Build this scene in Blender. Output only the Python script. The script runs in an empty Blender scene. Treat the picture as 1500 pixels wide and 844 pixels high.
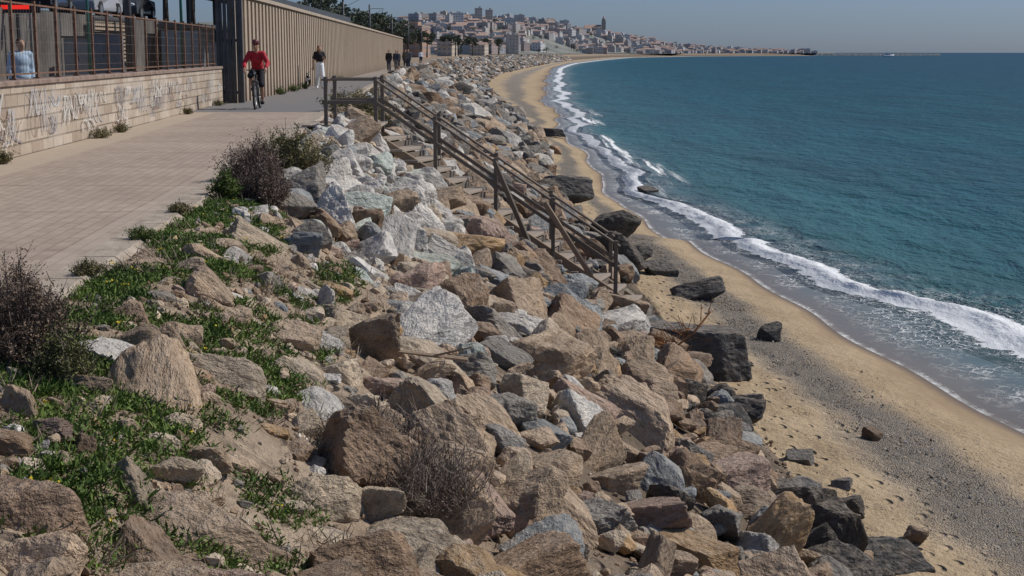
import bpy, bmesh, math, random
import numpy as np
from mathutils import Vector, Matrix, noise as mn, Euler
random.seed(7); rng=np.random.default_rng(7)
scene=bpy.context.scene; coll=scene.collection
R=math.radians
# ------------------------------------------------------------------ helpers
def link(o): coll.objects.link(o); return o
def tag(o,label=None,category=None,group=None,kind=None):
    if label: o["label"]=label
    if category: o["category"]=category
    if group: o["group"]=group
    if kind: o["kind"]=kind
    return o
def fast_mesh(name,V,F,smooth=True,mats=()):
    V=np.ascontiguousarray(V,dtype=np.float32); F=np.ascontiguousarray(F,dtype=np.int32)
    m=bpy.data.meshes.new(name); m.vertices.add(len(V)); m.vertices.foreach_set('co',V.ravel())
    k=F.shape[1]; m.loops.add(F.size); m.loops.foreach_set('vertex_index',F.ravel())
    m.polygons.add(len(F)); m.polygons.foreach_set('loop_start',np.arange(0,F.size,k,dtype=np.int32))
    m.update(calc_edges=True)
    m.polygons.foreach_set('use_smooth',np.full(len(F),smooth))
    for a in mats: m.materials.append(a)
    m.update(); return m
def set_attr(m,name,arr,typ='FLOAT_VECTOR'):
    a=m.attributes.new(name,typ,'POINT')
    key={'FLOAT_VECTOR':'vector','FLOAT_COLOR':'color','FLOAT':'value'}[typ]
    a.data.foreach_set(key,np.ascontiguousarray(arr,dtype=np.float32).ravel())
def obj(name,mesh,parent=None,loc=(0,0,0),**k):
    o=bpy.data.objects.new(name,mesh); o.location=loc
    if parent is not None: o.parent=parent
    link(o); tag(o,**k); return o
def empty(name,loc=(0,0,0),rot=0,parent=None,**k):
    o=bpy.data.objects.new(name,None); o.empty_display_size=.3; o.location=loc; o.rotation_euler=(0,0,rot)
    if parent is not None: o.parent=parent
    link(o); tag(o,**k); return o
ICO={}
def ico(n):
    if n not in ICO:
        bm=bmesh.new(); bmesh.ops.create_icosphere(bm,subdivisions=n,radius=1)
        V=np.array([v.co[:] for v in bm.verts]); F=np.array([[v.index for v in f.verts] for f in bm.faces]); bm.free(); ICO[n]=(V,F)
    return ICO[n]
class MB:
    def __init__(s,off=(0,0,0)): s.v=[]; s.f=[]; s.m=[]; s.off=Vector(off)
    def _add(s,vs,fs,mi):
        b=len(s.v); s.v+= [tuple(Vector(v)-s.off) for v in vs]; s.f+=[[b+i for i in f] for f in fs]; s.m+=[mi]*len(fs)
    def box(s,c,d,mi=0,M=None):
        x,y,z=d[0]/2,d[1]/2,d[2]/2
        vs=[Vector((sx*x,sy*y,sz*z)) for sz in(-1,1) for sy in(-1,1) for sx in(-1,1)]
        if M is not None: vs=[M@v for v in vs]
        vs=[v+Vector(c) for v in vs]
        s._add(vs,[(0,2,3,1),(4,5,7,6),(0,1,5,4),(2,6,7,3),(0,4,6,2),(1,3,7,5)],mi)
    def beam(s,a,b,w,h,mi=0):
        a=Vector(a);b=Vector(b);d=(b-a); L=d.length; d.normalize()
        up=Vector((0,0,1))
        if abs(d.z)>.95: up=Vector((0,1,0))
        r=d.cross(up).normalized(); u=r.cross(d)
        vs=[]
        for p in(a,b):
            for su in(-1,1):
                for sr in(-1,1): vs.append(p+r*(sr*w/2)+u*(su*h/2))
        s._add(vs,[(0,1,3,2),(4,6,7,5),(0,4,5,1),(2,3,7,6),(0,2,6,4),(1,5,7,3)],mi)
    def cyl(s,a,b,r0,r1=None,n=8,mi=0):
        if r1 is None:r1=r0
        a=Vector(a);b=Vector(b);d=(b-a).normalized()
        up=Vector((0,0,1)) if abs(d.z)<.95 else Vector((0,1,0))
        r=d.cross(up).normalized(); u=r.cross(d); vs=[]
        for p,rr in((a,r0),(b,r1)):
            for i in range(n):
                t=2*math.pi*i/n; vs.append(p+r*math.cos(t)*rr+u*math.sin(t)*rr)
        fs=[(i,(i+1)%n,n+(i+1)%n,n+i) for i in range(n)]+[tuple(range(n))[::-1],tuple(range(n,2*n))]
        s._add(vs,fs,mi)
    def torus(s,c,R0,r,n=32,k=8,mi=0):
        vs=[];fs=[]
        for i in range(n):
            t=2*math.pi*i/n
            for j in range(k):
                p=2*math.pi*j/k; rr=R0+r*math.cos(p)
                vs.append((c[0]+r*math.sin(p),c[1]+rr*math.cos(t),c[2]+rr*math.sin(t)))
        for i in range(n):
            for j in range(k):
                fs.append((i*k+j,((i+1)%n)*k+j,((i+1)%n)*k+(j+1)%k,i*k+(j+1)%k))
        s._add(vs,fs,mi)
    def ball(s,c,r,mi=0,n=2):
        V,F=ico(n); r=r if hasattr(r,'__len__') else (r,r,r)
        s._add([(c[0]+v[0]*r[0],c[1]+v[1]*r[1],c[2]+v[2]*r[2]) for v in V],[tuple(f) for f in F],mi)
    def poly(s,vs,fs,mi=0): s._add(vs,fs,mi)
    def mesh(s,name,mats,smooth=False):
        m=bpy.data.meshes.new(name); m.from_pydata(s.v,[],s.f)
        for a in mats: m.materials.append(a)
        m.polygons.foreach_set('material_index',s.m); m.polygons.foreach_set('use_smooth',[smooth]*len(s.f)); m.update(); return m
def bevel(o,w=.008,seg=1):
    b=o.modifiers.new('b','BEVEL'); b.width=w; b.segments=seg; b.limit_method='ANGLE'
# ------------------------------------------------------------------ materials
class NT:
    def __init__(s,name,rough=.8,spec=.3):
        s.mat=bpy.data.materials.new(name); s.mat.use_nodes=True; s.t=s.mat.node_tree
        s.b=s.t.nodes['Principled BSDF']; s.b.inputs['Roughness'].default_value=rough
        s.b.inputs['Specular IOR Level'].default_value=spec
    def n(s,typ,**k):
        x=s.t.nodes.new(typ)
        for a,b in k.items(): setattr(x,a,b)
        return x
    def l(s,a,b): s.t.links.new(a,b)
    def put(s,sock,v):
        if hasattr(v,'is_linked') or isinstance(v,bpy.types.NodeSocket): s.l(v,sock)
        else: sock.default_value=v if not(isinstance(v,tuple) and len(v)==3 and sock.type=='RGBA') else (*v,1)
    def coord(s,kind='Object'): return s.n('ShaderNodeTexCoord').outputs[kind]
    def pos(s): return s.n('ShaderNodeNewGeometry').outputs['Position']
    def scale(s,vec,sc,loc=(0,0,0)):
        m=s.n('ShaderNodeMapping'); s.l(vec,m.inputs[0]); m.inputs['Scale'].default_value=sc; m.inputs['Location'].default_value=loc; return m.outputs[0]
    def noise(s,vec,sc,det=4,ro=.55,dist=0):
        x=s.n('ShaderNodeTexNoise'); s.l(vec,x.inputs['Vector']); x.inputs['Scale'].default_value=sc
        x.inputs['Detail'].default_value=det; x.inputs['Roughness'].default_value=ro; x.inputs['Distortion'].default_value=dist; return x.outputs['Fac']
    def voro(s,vec,sc,feat='F1',out='Distance'):
        x=s.n('ShaderNodeTexVoronoi',feature=feat); s.l(vec,x.inputs['Vector']); x.inputs['Scale'].default_value=sc; return x.outputs[out]
    def ramp(s,f,stops,interp='LINEAR'):
        x=s.n('ShaderNodeValToRGB'); s.l(f,x.inputs[0]); cr=x.color_ramp; cr.interpolation=interp
        while len(cr.elements)>1: cr.elements.remove(cr.elements[-1])
        for i,(p,c) in enumerate(stops):
            if not hasattr(c,'__len__'): c=(c,c,c)
            e=cr.elements[0] if i==0 else cr.elements.new(p)
            e.position=p; e.color=(*c,1)
        return x.outputs[0]
    def mr(s,v,a,b,c=0,d=1):
        x=s.n('ShaderNodeMapRange'); s.l(v,x.inputs[0]); x.clamp=True
        for i,q in enumerate((a,b,c,d)): x.inputs[i+1].default_value=q
        return x.outputs[0]
    def m(s,op,a,b=0,c=None):
        x=s.n('ShaderNodeMath',operation=op); s.put(x.inputs[0],a); s.put(x.inputs[1],b)
        if c is not None: s.put(x.inputs[2],c)
        return x.outputs[0]
    def mix(s,f,a,b,mode='MIX'):
        x=s.n('ShaderNodeMix',data_type='RGBA',blend_type=mode); s.put(x.inputs[0],f); s.put(x.inputs[6],a); s.put(x.inputs[7],b); return x.outputs[2]
    def bump(s,h,st=.5,d=.02,nrm=None):
        x=s.n('ShaderNodeBump'); s.l(h,x.inputs['Height']); x.inputs['Strength'].default_value=st; x.inputs['Distance'].default_value=d
        if nrm is not None: s.l(nrm,x.inputs['Normal'])
        return x.outputs[0]
    def sep(s,v):
        x=s.n('ShaderNodeSeparateXYZ'); s.l(v,x.inputs[0]); return x.outputs
    def attr(s,name,out='Vector'):
        x=s.n('ShaderNodeAttribute'); x.attribute_name=name; return x.outputs[out]
    def col(s,c): s.put(s.b.inputs['Base Color'],c)
    def nrm(s,c): s.l(c,s.b.inputs['Normal'])
def simple(name,c,rough=.7,var=.25,sc=6,metal=0,bump=0,spec=.3):
    t=NT(name,rough,spec); p=t.coord(); n=t.noise(p,sc,3,.6)
    t.col(t.mix(t.mr(n,.3,.7),tuple(x*(1-var) for x in c),tuple(min(1,x*(1+var)) for x in c)))
    t.b.inputs['Metallic'].default_value=metal
    if bump: t.nrm(t.bump(n,.5,bump))
    return t.mat
def objcol(name,rough=.8,sc=.4,var=.2):
    t=NT(name,rough); oi=t.n('ShaderNodeObjectInfo').outputs['Color']; n=t.noise(t.coord(),sc,3)
    g=t.ramp(n,[(.3,1-var),(.7,1)]); t.col(t.mix(1.0,oi,g,'MULTIPLY')); return t.mat
def rock_mat(name,mode):
    t=NT(name,.92,.15)
    if mode=='obj':
        oi=t.n('ShaderNodeObjectInfo'); c=oi.outputs['Color']
        va=t.n('ShaderNodeVectorMath',operation='SCALE'); cx=t.n('ShaderNodeCombineXYZ')
        for i in range(3): t.l(oi.outputs['Random'],cx.inputs[i])
        t.l(cx.outputs[0],va.inputs[0]); va.inputs['Scale'].default_value=37
        ad=t.n('ShaderNodeVectorMath',operation='ADD'); t.l(t.coord(),ad.inputs[0]); t.l(va.outputs[0],ad.inputs[1]); p=ad.outputs[0]; s=1.0
    else:
        c=t.attr('col','Color'); p=t.pos(); s=3.0
    n1=t.noise(p,1.0*s,4,.6,.2); n2=t.noise(p,4.2*s,5,.68); n3_=t.noise(t.scale(p,(1,1,1.9)),1.7*s,4,.65,.4); n4=t.noise(p,19*s,2,.6)
    a=t.mix(1.0,c,t.ramp(n1,[(.3,(.64,.61,.58)),(.5,(1,.98,.95)),(.7,(1.28,1.22,1.13))]),'MULTIPLY')
    a=t.mix(1.0,a,t.ramp(n2,[(.3,.62),(.48,1.02),(.75,1.22)]),'MULTIPLY')
    a=t.mix(t.mr(n3_,.56,.66,0,.42),a,t.mix(.5,a,(.32,.21,.12)))
    a=t.mix(t.mr(n3_,.40,.33,0,.5),a,t.mix(.55,a,(.07,.06,.05)))
    a=t.mix(1.0,a,t.ramp(n4,[(.35,.80),(.6,1.1)]),'MULTIPLY')
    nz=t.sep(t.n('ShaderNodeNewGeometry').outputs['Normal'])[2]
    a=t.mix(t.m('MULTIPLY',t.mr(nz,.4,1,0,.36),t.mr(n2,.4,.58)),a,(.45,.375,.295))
    t.col(a)
    h=t.m('ADD',t.m('MULTIPLY',n2,.8),t.m('ADD',t.m('MULTIPLY',n3_,.8),t.m('MULTIPLY',n4,.16)))
    t.nrm(t.bump(h,1.0,.058 if mode!='obj' else .068)); return t.mat
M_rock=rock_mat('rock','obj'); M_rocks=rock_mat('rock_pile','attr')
def woodmat(name,a,b):
    t=NT(name,.88,.2); t.col(t.mix(t.noise(t.scale(t.coord(),(2,14,14)),3,4,.7),a,b)); t.nrm(t.bump(t.noise(t.scale(t.coord(),(2,20,20)),4,3),.4,.01)); return t.mat
M_wood=woodmat('weathered_wood',(.085,.068,.054),(.25,.205,.165)); M_woodpale=woodmat('weathered_wood_pale',(.19,.135,.095),(.38,.29,.21)); M_tread=woodmat('step_wood',(.24,.195,.155),(.42,.355,.29))
M_rust=simple('rusty_steel',(.17,.095,.062),.85,.4,12)
M_wire=simple('fence_wire',(.16,.12,.09),.7,.3,10)
M_darksteel=simple('dark_steel',(.07,.07,.072),.5,.3,3)
M_black=simple('black_plastic',(.02,.02,.022),.5,.2)
M_skin=simple('skin',(.42,.24,.16),.55,.1,20)
M_red=simple('red_jersey',(.42,.02,.03),.7,.15,15,bump=.003)
M_blackcloth=simple('black_cloth',(.018,.018,.022),.85,.3,15)
M_white=simple('white_cloth',(.86,.86,.85),.85,.03,15)
M_blue=simple('pale_blue_cloth',(.35,.45,.55),.8,.15,15)
M_hair=simple('brown_hair',(.05,.028,.016),.6,.3,40)
M_glass=simple('dark_glass',(.02,.025,.03),.12,.1,spec=.5)
M_rubber=simple('rubber',(.022,.022,.022),.8,.2)
M_metal=simple('bare_metal',(.4,.4,.4),.35,.1,metal=.8)
M_whitepaint=simple('white_paint',(.75,.76,.76),.4,.08)
M_asph=simple('road_asphalt',(.06,.06,.062),.9,.2,3)
# ------------------------------------------------------------------ coast tables
def tab(ks,vs): return lambda y: np.interp(y,ks,vs)
edge=tab([-40,0,31,60,90,131,170,257,330,400,600,1000,1500,2000,2500,3000],[.5,-2.1,-4.17,-5.9,-7.4,-9.5,-10.8,-12.4,-11.8,-9,3,36,92,205,485,500])
_toe=tab([-40,0,15,30,41,60,90,140,237,330,450,690,1000,1500,2000,2500,3000],[6,4.1,3.3,2.6,2.15,1.7,1.1,-1.2,-4.7,-3.0,4,19,47,104,224,512,520])
def toe(y): return float(_toe(y))+ (.35*math.sin(y*.19)+.25*math.sin(y*.47+1) if 55<y<420 else 0)
_sh=tab([-40,-5,10,19.8,30.4,43.6,52,60,90,150,257,500,700,1000,1500,2000,2500,3000,3300],[11.5,9.6,8.0,7.1,5.8,4.75,4.15,3.75,3.3,3.6,6.0,14,27,57,118,245,530,560,-20000])
def shore(y):
    y=np.asarray(y,dtype=float); a=np.clip(y/60,0.2,1.0)*np.where(y>400,0,1)
    return _sh(y)+a*.2*np.sin(y*.42+1.1)+.10*np.sin(y*1.13+.4)*np.clip(1-y/90,0,1)+np.where((y>40)&(y<450),.4*np.sin(y*.11)+.25*np.sin(y*.051+2),0)
brk=tab([-40,0,25,30,43,52,66,90,150,257,1000,30000],[4,3.4,2.8,2.4,1.8,1.5,1.3,1.3,2,3,6,6])
prof=tab([0,.06,.14,.24,1],[-.03,-.10,-.28,-.66,-3.4])
def n3(x,y,z=0): return mn.noise(Vector((x,y,z)))
def sst(a,b,v): v=min(1,max(0,(v-a)/(b-a))); return v*v*(3-2*v)
SKEW=.32
def stc(x): return 28.6-SKEW*max(0,x+2.6)      # centre line of the stair in y
def tz(x,y):
    e,t,s=float(edge(y)),float(toe(y)),float(shore(y))
    if x<e: return -.03
    if x<t:
        q=(x-e)/(t-e); z=float(prof(q))+ (min(q*6,1)*min((1-q)*6,1))*(.12*n3(x*.9,y*.9)+.05*n3(x*3,y*3,4))
        if 20<y<31.5:
            c=stc(x); y0=c-1.2-1.8*sst(-.5,1.5,x)
            z-= (.42+.25*sst(0,1.5,x))*sst(y0-1.0,y0+.5,y)*(1-sst(c+1.0,c+2.0,y))*sst(-2.6,-1.6,x)*sst(t+.1,t-.5,x)
        return max(z,-3.5)
    if x<s:
        w=(x-t)/(s-t); return -3.4-.40*w
    return -3.80-(x-s)*.06
# ------------------------------------------------------------------ terrain
ys=np.concatenate([np.arange(-20,46,.16),np.arange(46,120,.8),np.arange(120,400,4),np.arange(400,3001,50)])
qin=-np.array([3000,1200,500,200,80,30,12,6,3,1.2,.35,0.0])
qsl=np.linspace(0,1,52)[1:]; qbe=np.linspace(0,1,60)[1:]; qse=np.array([.5,1,2,4,8,15,30,60])
V=[];ST=[]
for y in ys:
    e,t,s=float(edge(y)),float(toe(y)),float(shore(y))
    nearf=1 if y<60 else 0
    for q in qin: V.append((e+q,y,-.03)); ST.append((0,-1,q))
    for q in qsl:
        x=e+q*(t-e); z=tz(x,y)
        if q>=1: z=-3.4
        V.append((x,y,z)); ST.append((0,q,x-e))
    for w in qbe:
        x=t+w*(s-t); z=-3.4-.40*w
        if nearf and w<.95: z+= (1-w)*(.06*n3(x*1.3,y*.9)+.06*n3(x*3.0,y*3.0,2))
        V.append((x,y,z)); ST.append((w,1.5,x-t))
    for q in qse: V.append((s+q,y,-3.80-q*.06)); ST.append((1.2,2,q))
nc=len(qin)+len(qsl)+len(qbe)+len(qse); nr=len(ys)
def gridF(nr,nc):
    i=np.arange(nr-1)[:,None]*nc+np.arange(nc-1)[None,:]; return np.stack([i,i+1,i+nc+1,i+nc],-1).reshape(-1,4)
t=NT('ground_sand_and_soil',.92,.15); st=t.sep(t.attr('st')); w,zone=st[0],st[1]; p=t.pos()
na=t.noise(p,.9,4,.6); nb=t.noise(p,9,4,.7); nc_=t.noise(p,60,2,.6)
sand=t.mix(t.mr(na,.35,.65),(.40,.295,.18),(.49,.37,.235)); sand=t.mix(1.0,sand,t.ramp(nb,[(.3,.78),(.5,1),(.8,1.06)]),'MULTIPLY')
pw=t.scale(p,(1,.5,1)); ww=t.m('ADD',w,t.m('MULTIPLY',t.m('SUBTRACT',t.noise(pw,.8,3,.6),.5),.34))
gb=t.m('MULTIPLY',t.mr(ww,.22,.38),t.mr(ww,.68,.54))
vc=t.voro(p,45,out='Color'); vd=t.voro(p,45)
gcol=t.mix(t.mr(t.sep(vc)[0],0,1),(.16,.15,.14),(.38,.355,.325))
spk=t.mr(t.noise(p,26,2,.5),.40,.60)
sand=t.mix(t.m('MULTIPLY',gb,t.m('ADD',.48,t.m('MULTIPLY',spk,.38))),sand,gcol)
deb=t.m('MULTIPLY',t.mr(t.noise(p,14,2,.6),.63,.67),t.mr(t.noise(p,1.3,2),.47,.60))
sand=t.mix(t.m('MULTIPLY',deb,.5),sand,(.14,.10,.07))
wet=t.mr(ww,.78,.90); wet2=t.mr(w,.93,.985)
sand=t.mix(t.m('MULTIPLY',wet,.6),sand,(.27,.19,.115)); sand=t.mix(wet2,sand,(.165,.122,.085))
soil=t.mix(t.mr(na,.35,.65),(.23,.17,.12),(.40,.31,.225)); soil=t.mix(1.0,soil,t.ramp(nb,[(.3,.55),(.5,1),(.8,1.15)]),'MULTIPLY')
soil=t.mix(t.mr(zone,.30,.6,0,.75),soil,(.10,.078,.058))
c=t.mix(t.mr(zone,.97,1.1),soil,sand); t.col(c)
t.l(t.m('SUBTRACT',.95,t.m('MULTIPLY',wet2,.4)),t.b.inputs['Roughness'])
foot=t.m('MULTIPLY',t.m('MULTIPLY',t.mr(t.voro(t.scale(p,(1,.75,1)),4.2),.10,.28),t.mr(w,.6,.38)),t.mr(t.noise(p,.7,2),.32,.42))
hh=t.m('ADD',t.m('MULTIPLY',foot,.9),t.m('ADD',t.m('MULTIPLY',nb,.6),t.m('MULTIPLY',nc_,.12)))
hh=t.m('SUBTRACT',hh,t.m('MULTIPLY',gb,t.m('MULTIPLY',vd,.5)))
dry=t.m('SUBTRACT',1.0,wet); hh=t.m('MULTIPLY',hh,t.m('ADD',.1,t.m('MULTIPLY',dry,.9)))
t.nrm(t.bump(hh,1,.12))
m=fast_mesh('ground',np.array(V),gridF(nr,nc),True,[t.mat]); set_attr(m,'st',ST); obj('ground',m,kind='structure')
# ------------------------------------------------------------------ sea
ys2=np.concatenate([np.arange(-20,70,.22),np.arange(70,130,.8),np.arange(130,400,4),np.arange(400,3000,80),[3000,3300,4000,6000,9000,14000,22000,40000]])
vin=np.linspace(0,1.6,44); off2=np.concatenate([np.arange(.15,12,.16),12*1.085**np.arange(0,100)]); off2=off2[off2<40000]
V=[];ST=[]
for y in ys2:
    s=float(shore(y)); b=float(brk(y)); fade=max(0,1-max(y,0)/110)
    yy=min(y,200)
    bs=1+ .22*math.sin(yy*.31)+.10*math.sin(yy*.9+1)
    for v in vin:
        o=v*b; x=s+o; z=-3.80+.001+.012*min(1,v*4)
        dv=(v-bs)*b
        z+= fade*(.20*math.exp(-(dv/.32)**2)*(.75+.5*n3(x*1.5,y*1.5)) + .03*n3(x*2,y*2,3)*min(1,v))
        V.append((x,y,z)); ST.append((v/bs if v<bs else 1+(v-bs),y,o))
    for q in off2:
        o=1.6*b+q; x=s+o
        a=fade*max(0,1-o/90)
        z=-3.787+a*(.05*math.sin(x*2.1+y*.35+1.5*n3(x*.3,y*.15))+.035*n3(x*1.4,y*.9)+.05*n3(x*.5,y*.3,5))
        V.append((x,y,z)); ST.append((1+(1.6-bs)+q/b,y,o))
t=NT('sea_water',.14,.5); st=t.sep(t.attr('st')); v,yy,off=st[0],st[1],st[2]; p=t.pos()
lo=t.m('LOGARITHM',t.m('ADD',off,1.0),10.0)
n1=t.noise(t.scale(p,(.25,.05,1)),1,3,.6); lo2=t.m('ADD',lo,t.m('MULTIPLY',t.m('SUBTRACT',n1,.5),.35))
base=t.ramp(t.m('MULTIPLY',lo2,.25),[(0,(.20,.16,.12)),(.05,(.175,.16,.135)),(.10,(.11,.145,.14)),(.18,(.030,.098,.090)),(.32,(.010,.073,.079)),(.5,(.005,.053,.068)),(.8,(.004,.041,.062))])
pn=t.noise(p,1.4,5,.65,.5); pf=t.noise(p,7,4,.7,1.0)
base=t.mix(1.0,base,t.ramp(n1,[(.3,.72),(.7,1.2)]),'MULTIPLY')
vv=t.m('ADD',v,t.m('MULTIPLY',t.m('SUBTRACT',pn,.5),.42))
br=t.m('MULTIPLY',t.mr(vv,.68,.82),t.mr(vv,1.34,1.08))
brm=t.mr(t.m('ADD',t.m('MULTIPLY',br,1.35),t.m('MULTIPLY',t.m('SUBTRACT',pf,.5),1.0)),.40,.56)
brm=t.m('MULTIPLY',brm,t.mr(br,0,.15))
wv=t.n('ShaderNodeVectorMath',operation='ADD'); nz=t.n('ShaderNodeTexNoise'); nz.inputs['Scale'].default_value=2.5; t.l(p,nz.inputs['Vector']); t.l(p,wv.inputs[0]); 
sc=t.n('ShaderNodeVectorMath',operation='SCALE'); sc.inputs['Scale'].default_value=.7; t.l(nz.outputs['Color'],sc.inputs[0]); t.l(sc.outputs[0],wv.inputs[1])
ed=t.voro(wv.outputs[0],2.6,'DISTANCE_TO_EDGE'); ed2=t.voro(wv.outputs[0],6.5,'DISTANCE_TO_EDGE')
lz=t.m('MAXIMUM',t.mr(ed,0,.09,1,0),t.mr(ed2,0,.08,.8,0))
lam=t.m('MULTIPLY',t.mr(t.noise(p,.7,3),.36,.54),t.m('MULTIPLY',t.mr(vv,.10,.4),t.mr(vv,2.2,1.1)))
lace=t.m('MULTIPLY',lz,t.m('MULTIPLY',lam,.8))
edgef=t.m('MULTIPLY',t.mr(t.m('ADD',off,t.m('MULTIPLY',t.m('SUBTRACT',pf,.5),.40)),.13,.00),t.mr(t.noise(p,1.1,2),.38,.56,.10,.75))
band=t.m('MULTIPLY',t.m('MULTIPLY',t.mr(yy,50,60),t.mr(yy,170,120)),t.m('MULTIPLY',t.mr(off,1.6,2.0),t.mr(off,3.6,2.8)))
n2=t.noise(t.scale(p,(1.5,.06,1)),1,4,.6,.2); l2=t.m('MULTIPLY',band,t.mr(t.m('ADD',n2,t.m('MULTIPLY',t.m('SUBTRACT',pf,.5),.2)),.56,.60))
foam=t.m('MAXIMUM',t.m('MAXIMUM',brm,lace),t.m('MAXIMUM',edgef,l2))
shade=t.mix(pf,(.74,.75,.74),(.95,.95,.93))
t.col(t.mix(foam,base,shade))
t.l(t.m('ADD',t.mr(off,.5,30,.30,.40),t.m('MULTIPLY',foam,.5)),t.b.inputs['Roughness'])
t.b.inputs['Specular IOR Level'].default_value=.10
w1=t.noise(t.scale(p,(1.0,.45,1)),.9,5,.62,.3); w2=t.noise(t.scale(p,(1.0,.55,1)),3.6,4,.6); w3=t.noise(t.scale(p,(.12,.05,1)),1,4,.65)
hh=t.m('ADD',t.m('MULTIPLY',w1,1.0),t.m('ADD',t.m('MULTIPLY',w2,.34),t.m('MULTIPLY',w3,3.0)))
hh=t.m('MULTIPLY',hh,t.mr(v,.5,1.5,.03,1)); hh=t.m('MULTIPLY',hh,t.m('SUBTRACT',1.0,t.m('MULTIPLY',brm,.4))); hh=t.m('ADD',hh,t.m('MULTIPLY',foam,.08))
t.nrm(t.bump(hh,1,.50))
m=fast_mesh('sea',np.array(V),gridF(len(ys2),len(vin)+len(off2)),True,[t.mat]); set_attr(m,'st',ST); obj('sea',m,kind='structure')
# ------------------------------------------------------------------ promenade
lowW=lambda y: -5.6-.067*y
tallW=lambda y: -7.95-.039*(y-42)
def wallx(y): return lowW(y)+.02 if y<41.6 else tallW(y)+.02
yp=np.concatenate([np.arange(-20,41.6,.6),[41.6,41.65],np.arange(42,170,2),np.arange(170,520,10)])
V=[];ST=[]
for y in yp:
    a=wallx(y) if y<172 else float(edge(y))-2.2; b=float(edge(y))-.30
    for k in range(9):
        x=a+(b-a)*k/8; V.append((x,y,.002*math.sin(k*2.1+y))); ST.append((x-a,y,b-x))
t=NT('promenade_paving',.9,.2); st=t.attr('st'); s3=t.sep(st); p=t.pos()
cb=t.n('ShaderNodeCombineXYZ'); t.l(s3[1],cb.inputs[0]); t.l(s3[2],cb.inputs[1])
bt=t.n('ShaderNodeTexBrick'); t.l(cb.outputs[0],bt.inputs['Vector']); bt.inputs['Scale'].default_value=1; bt.inputs['Brick Width'].default_value=.24; bt.inputs['Row Height'].default_value=.12; bt.inputs['Mortar Size'].default_value=.007
bt.inputs['Color1'].default_value=(.36,.28,.215,1); bt.inputs['Color2'].default_value=(.41,.325,.255,1); bt.inputs['Mortar'].default_value=(.28,.22,.17,1)
c=bt.outputs['Color']; na=t.noise(p,.5,4,.6); nb=t.noise(p,5,5,.65)
c=t.mix(1.0,c,t.ramp(na,[(.3,.88),(.7,1.08)]),'MULTIPLY'); c=t.mix(1.0,c,t.ramp(nb,[(.3,.88),(.7,1.08)]),'MULTIPLY')
fr=t.m('FRACT',t.m('DIVIDE',t.m('ADD',s3[1],t.m('MULTIPLY',nb,.06)),2.6)); bd=t.m('LESS_THAN',fr,.05)
c=t.mix(t.m('MULTIPLY',bd,.30),c,(.19,.14,.115))
stn=t.mr(t.noise(p,.9,4,.6),.56,.68); c=t.mix(t.m('MULTIPLY',stn,.25),c,(.21,.16,.12))
strip=t.mr(t.m('ADD',s3[0],t.m('MULTIPLY',nb,.12)),.75,.70); c=t.mix(strip,c,t.mix(nb,(.34,.265,.195),(.47,.385,.295)))
lon=t.m('LESS_THAN',t.m('ABSOLUTE',t.m('SUBTRACT',s3[2],.12)),.1); c=t.mix(t.m('MULTIPLY',lon,.35),c,(.44,.37,.30))
dirt=t.mr(t.m('ADD',s3[2],t.m('MULTIPLY',t.noise(p,1.6,4,.65),1.1)),.58,.44); c=t.mix(t.m('MULTIPLY',dirt,.6),c,(.26,.195,.135))
asp=t.mr(s3[1],35,35.3); c=t.mix(asp,c,t.mix(nb,(.15,.14,.135),(.22,.205,.195)))
far=t.mr(s3[1],75,95); c=t.mix(far,c,t.mix(nb,(.24,.205,.175),(.31,.265,.225)))
t.col(c); t.nrm(t.bump(t.m('ADD',bt.outputs['Fac'],t.m('MULTIPLY',nb,-.8)),.35,.01))
m=fast_mesh('promenade',np.array(V),gridF(len(yp),9),True,[t.mat]); set_attr(m,'st',ST); obj('promenade',m,kind='structure',loc=(0,0,.004))
t=NT('kerb_concrete',.9); p=t.pos(); n=t.noise(p,4,5,.7); c=t.mix(t.mr(n,.3,.7),(.27,.215,.165),(.46,.39,.31))
jn=t.m('LESS_THAN',t.m('FRACT',t.sep(p)[1]),.03); c=t.mix(t.m('MULTIPLY',jn,.8),c,(.1,.08,.06)); c=t.mix(t.mr(t.noise(p,2.2,4,.7),.54,.64,0,.7),c,(.25,.19,.13)); t.col(c); t.nrm(t.bump(n,.8,.04)); M_kerb=t.mat
yk=np.concatenate([np.arange(-20,45,.08),np.arange(45,300,3)]); V=[]
for y in yk:
    e=float(edge(y)); j=.05*n3(y*.9,3)+.05*n3(y*5,8)-.02
    for dx,z in((-.30,0),(-.30,.018),(-.04+j,.018+.012*n3(y*4,1)),(.01+j,-.02),(.04+j*1.2,-.3)): V.append((e+dx,y,z))
obj('kerb',fast_mesh('kerb',np.array(V),gridF(len(yk),5),False,[M_kerb]),kind='structure')
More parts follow.
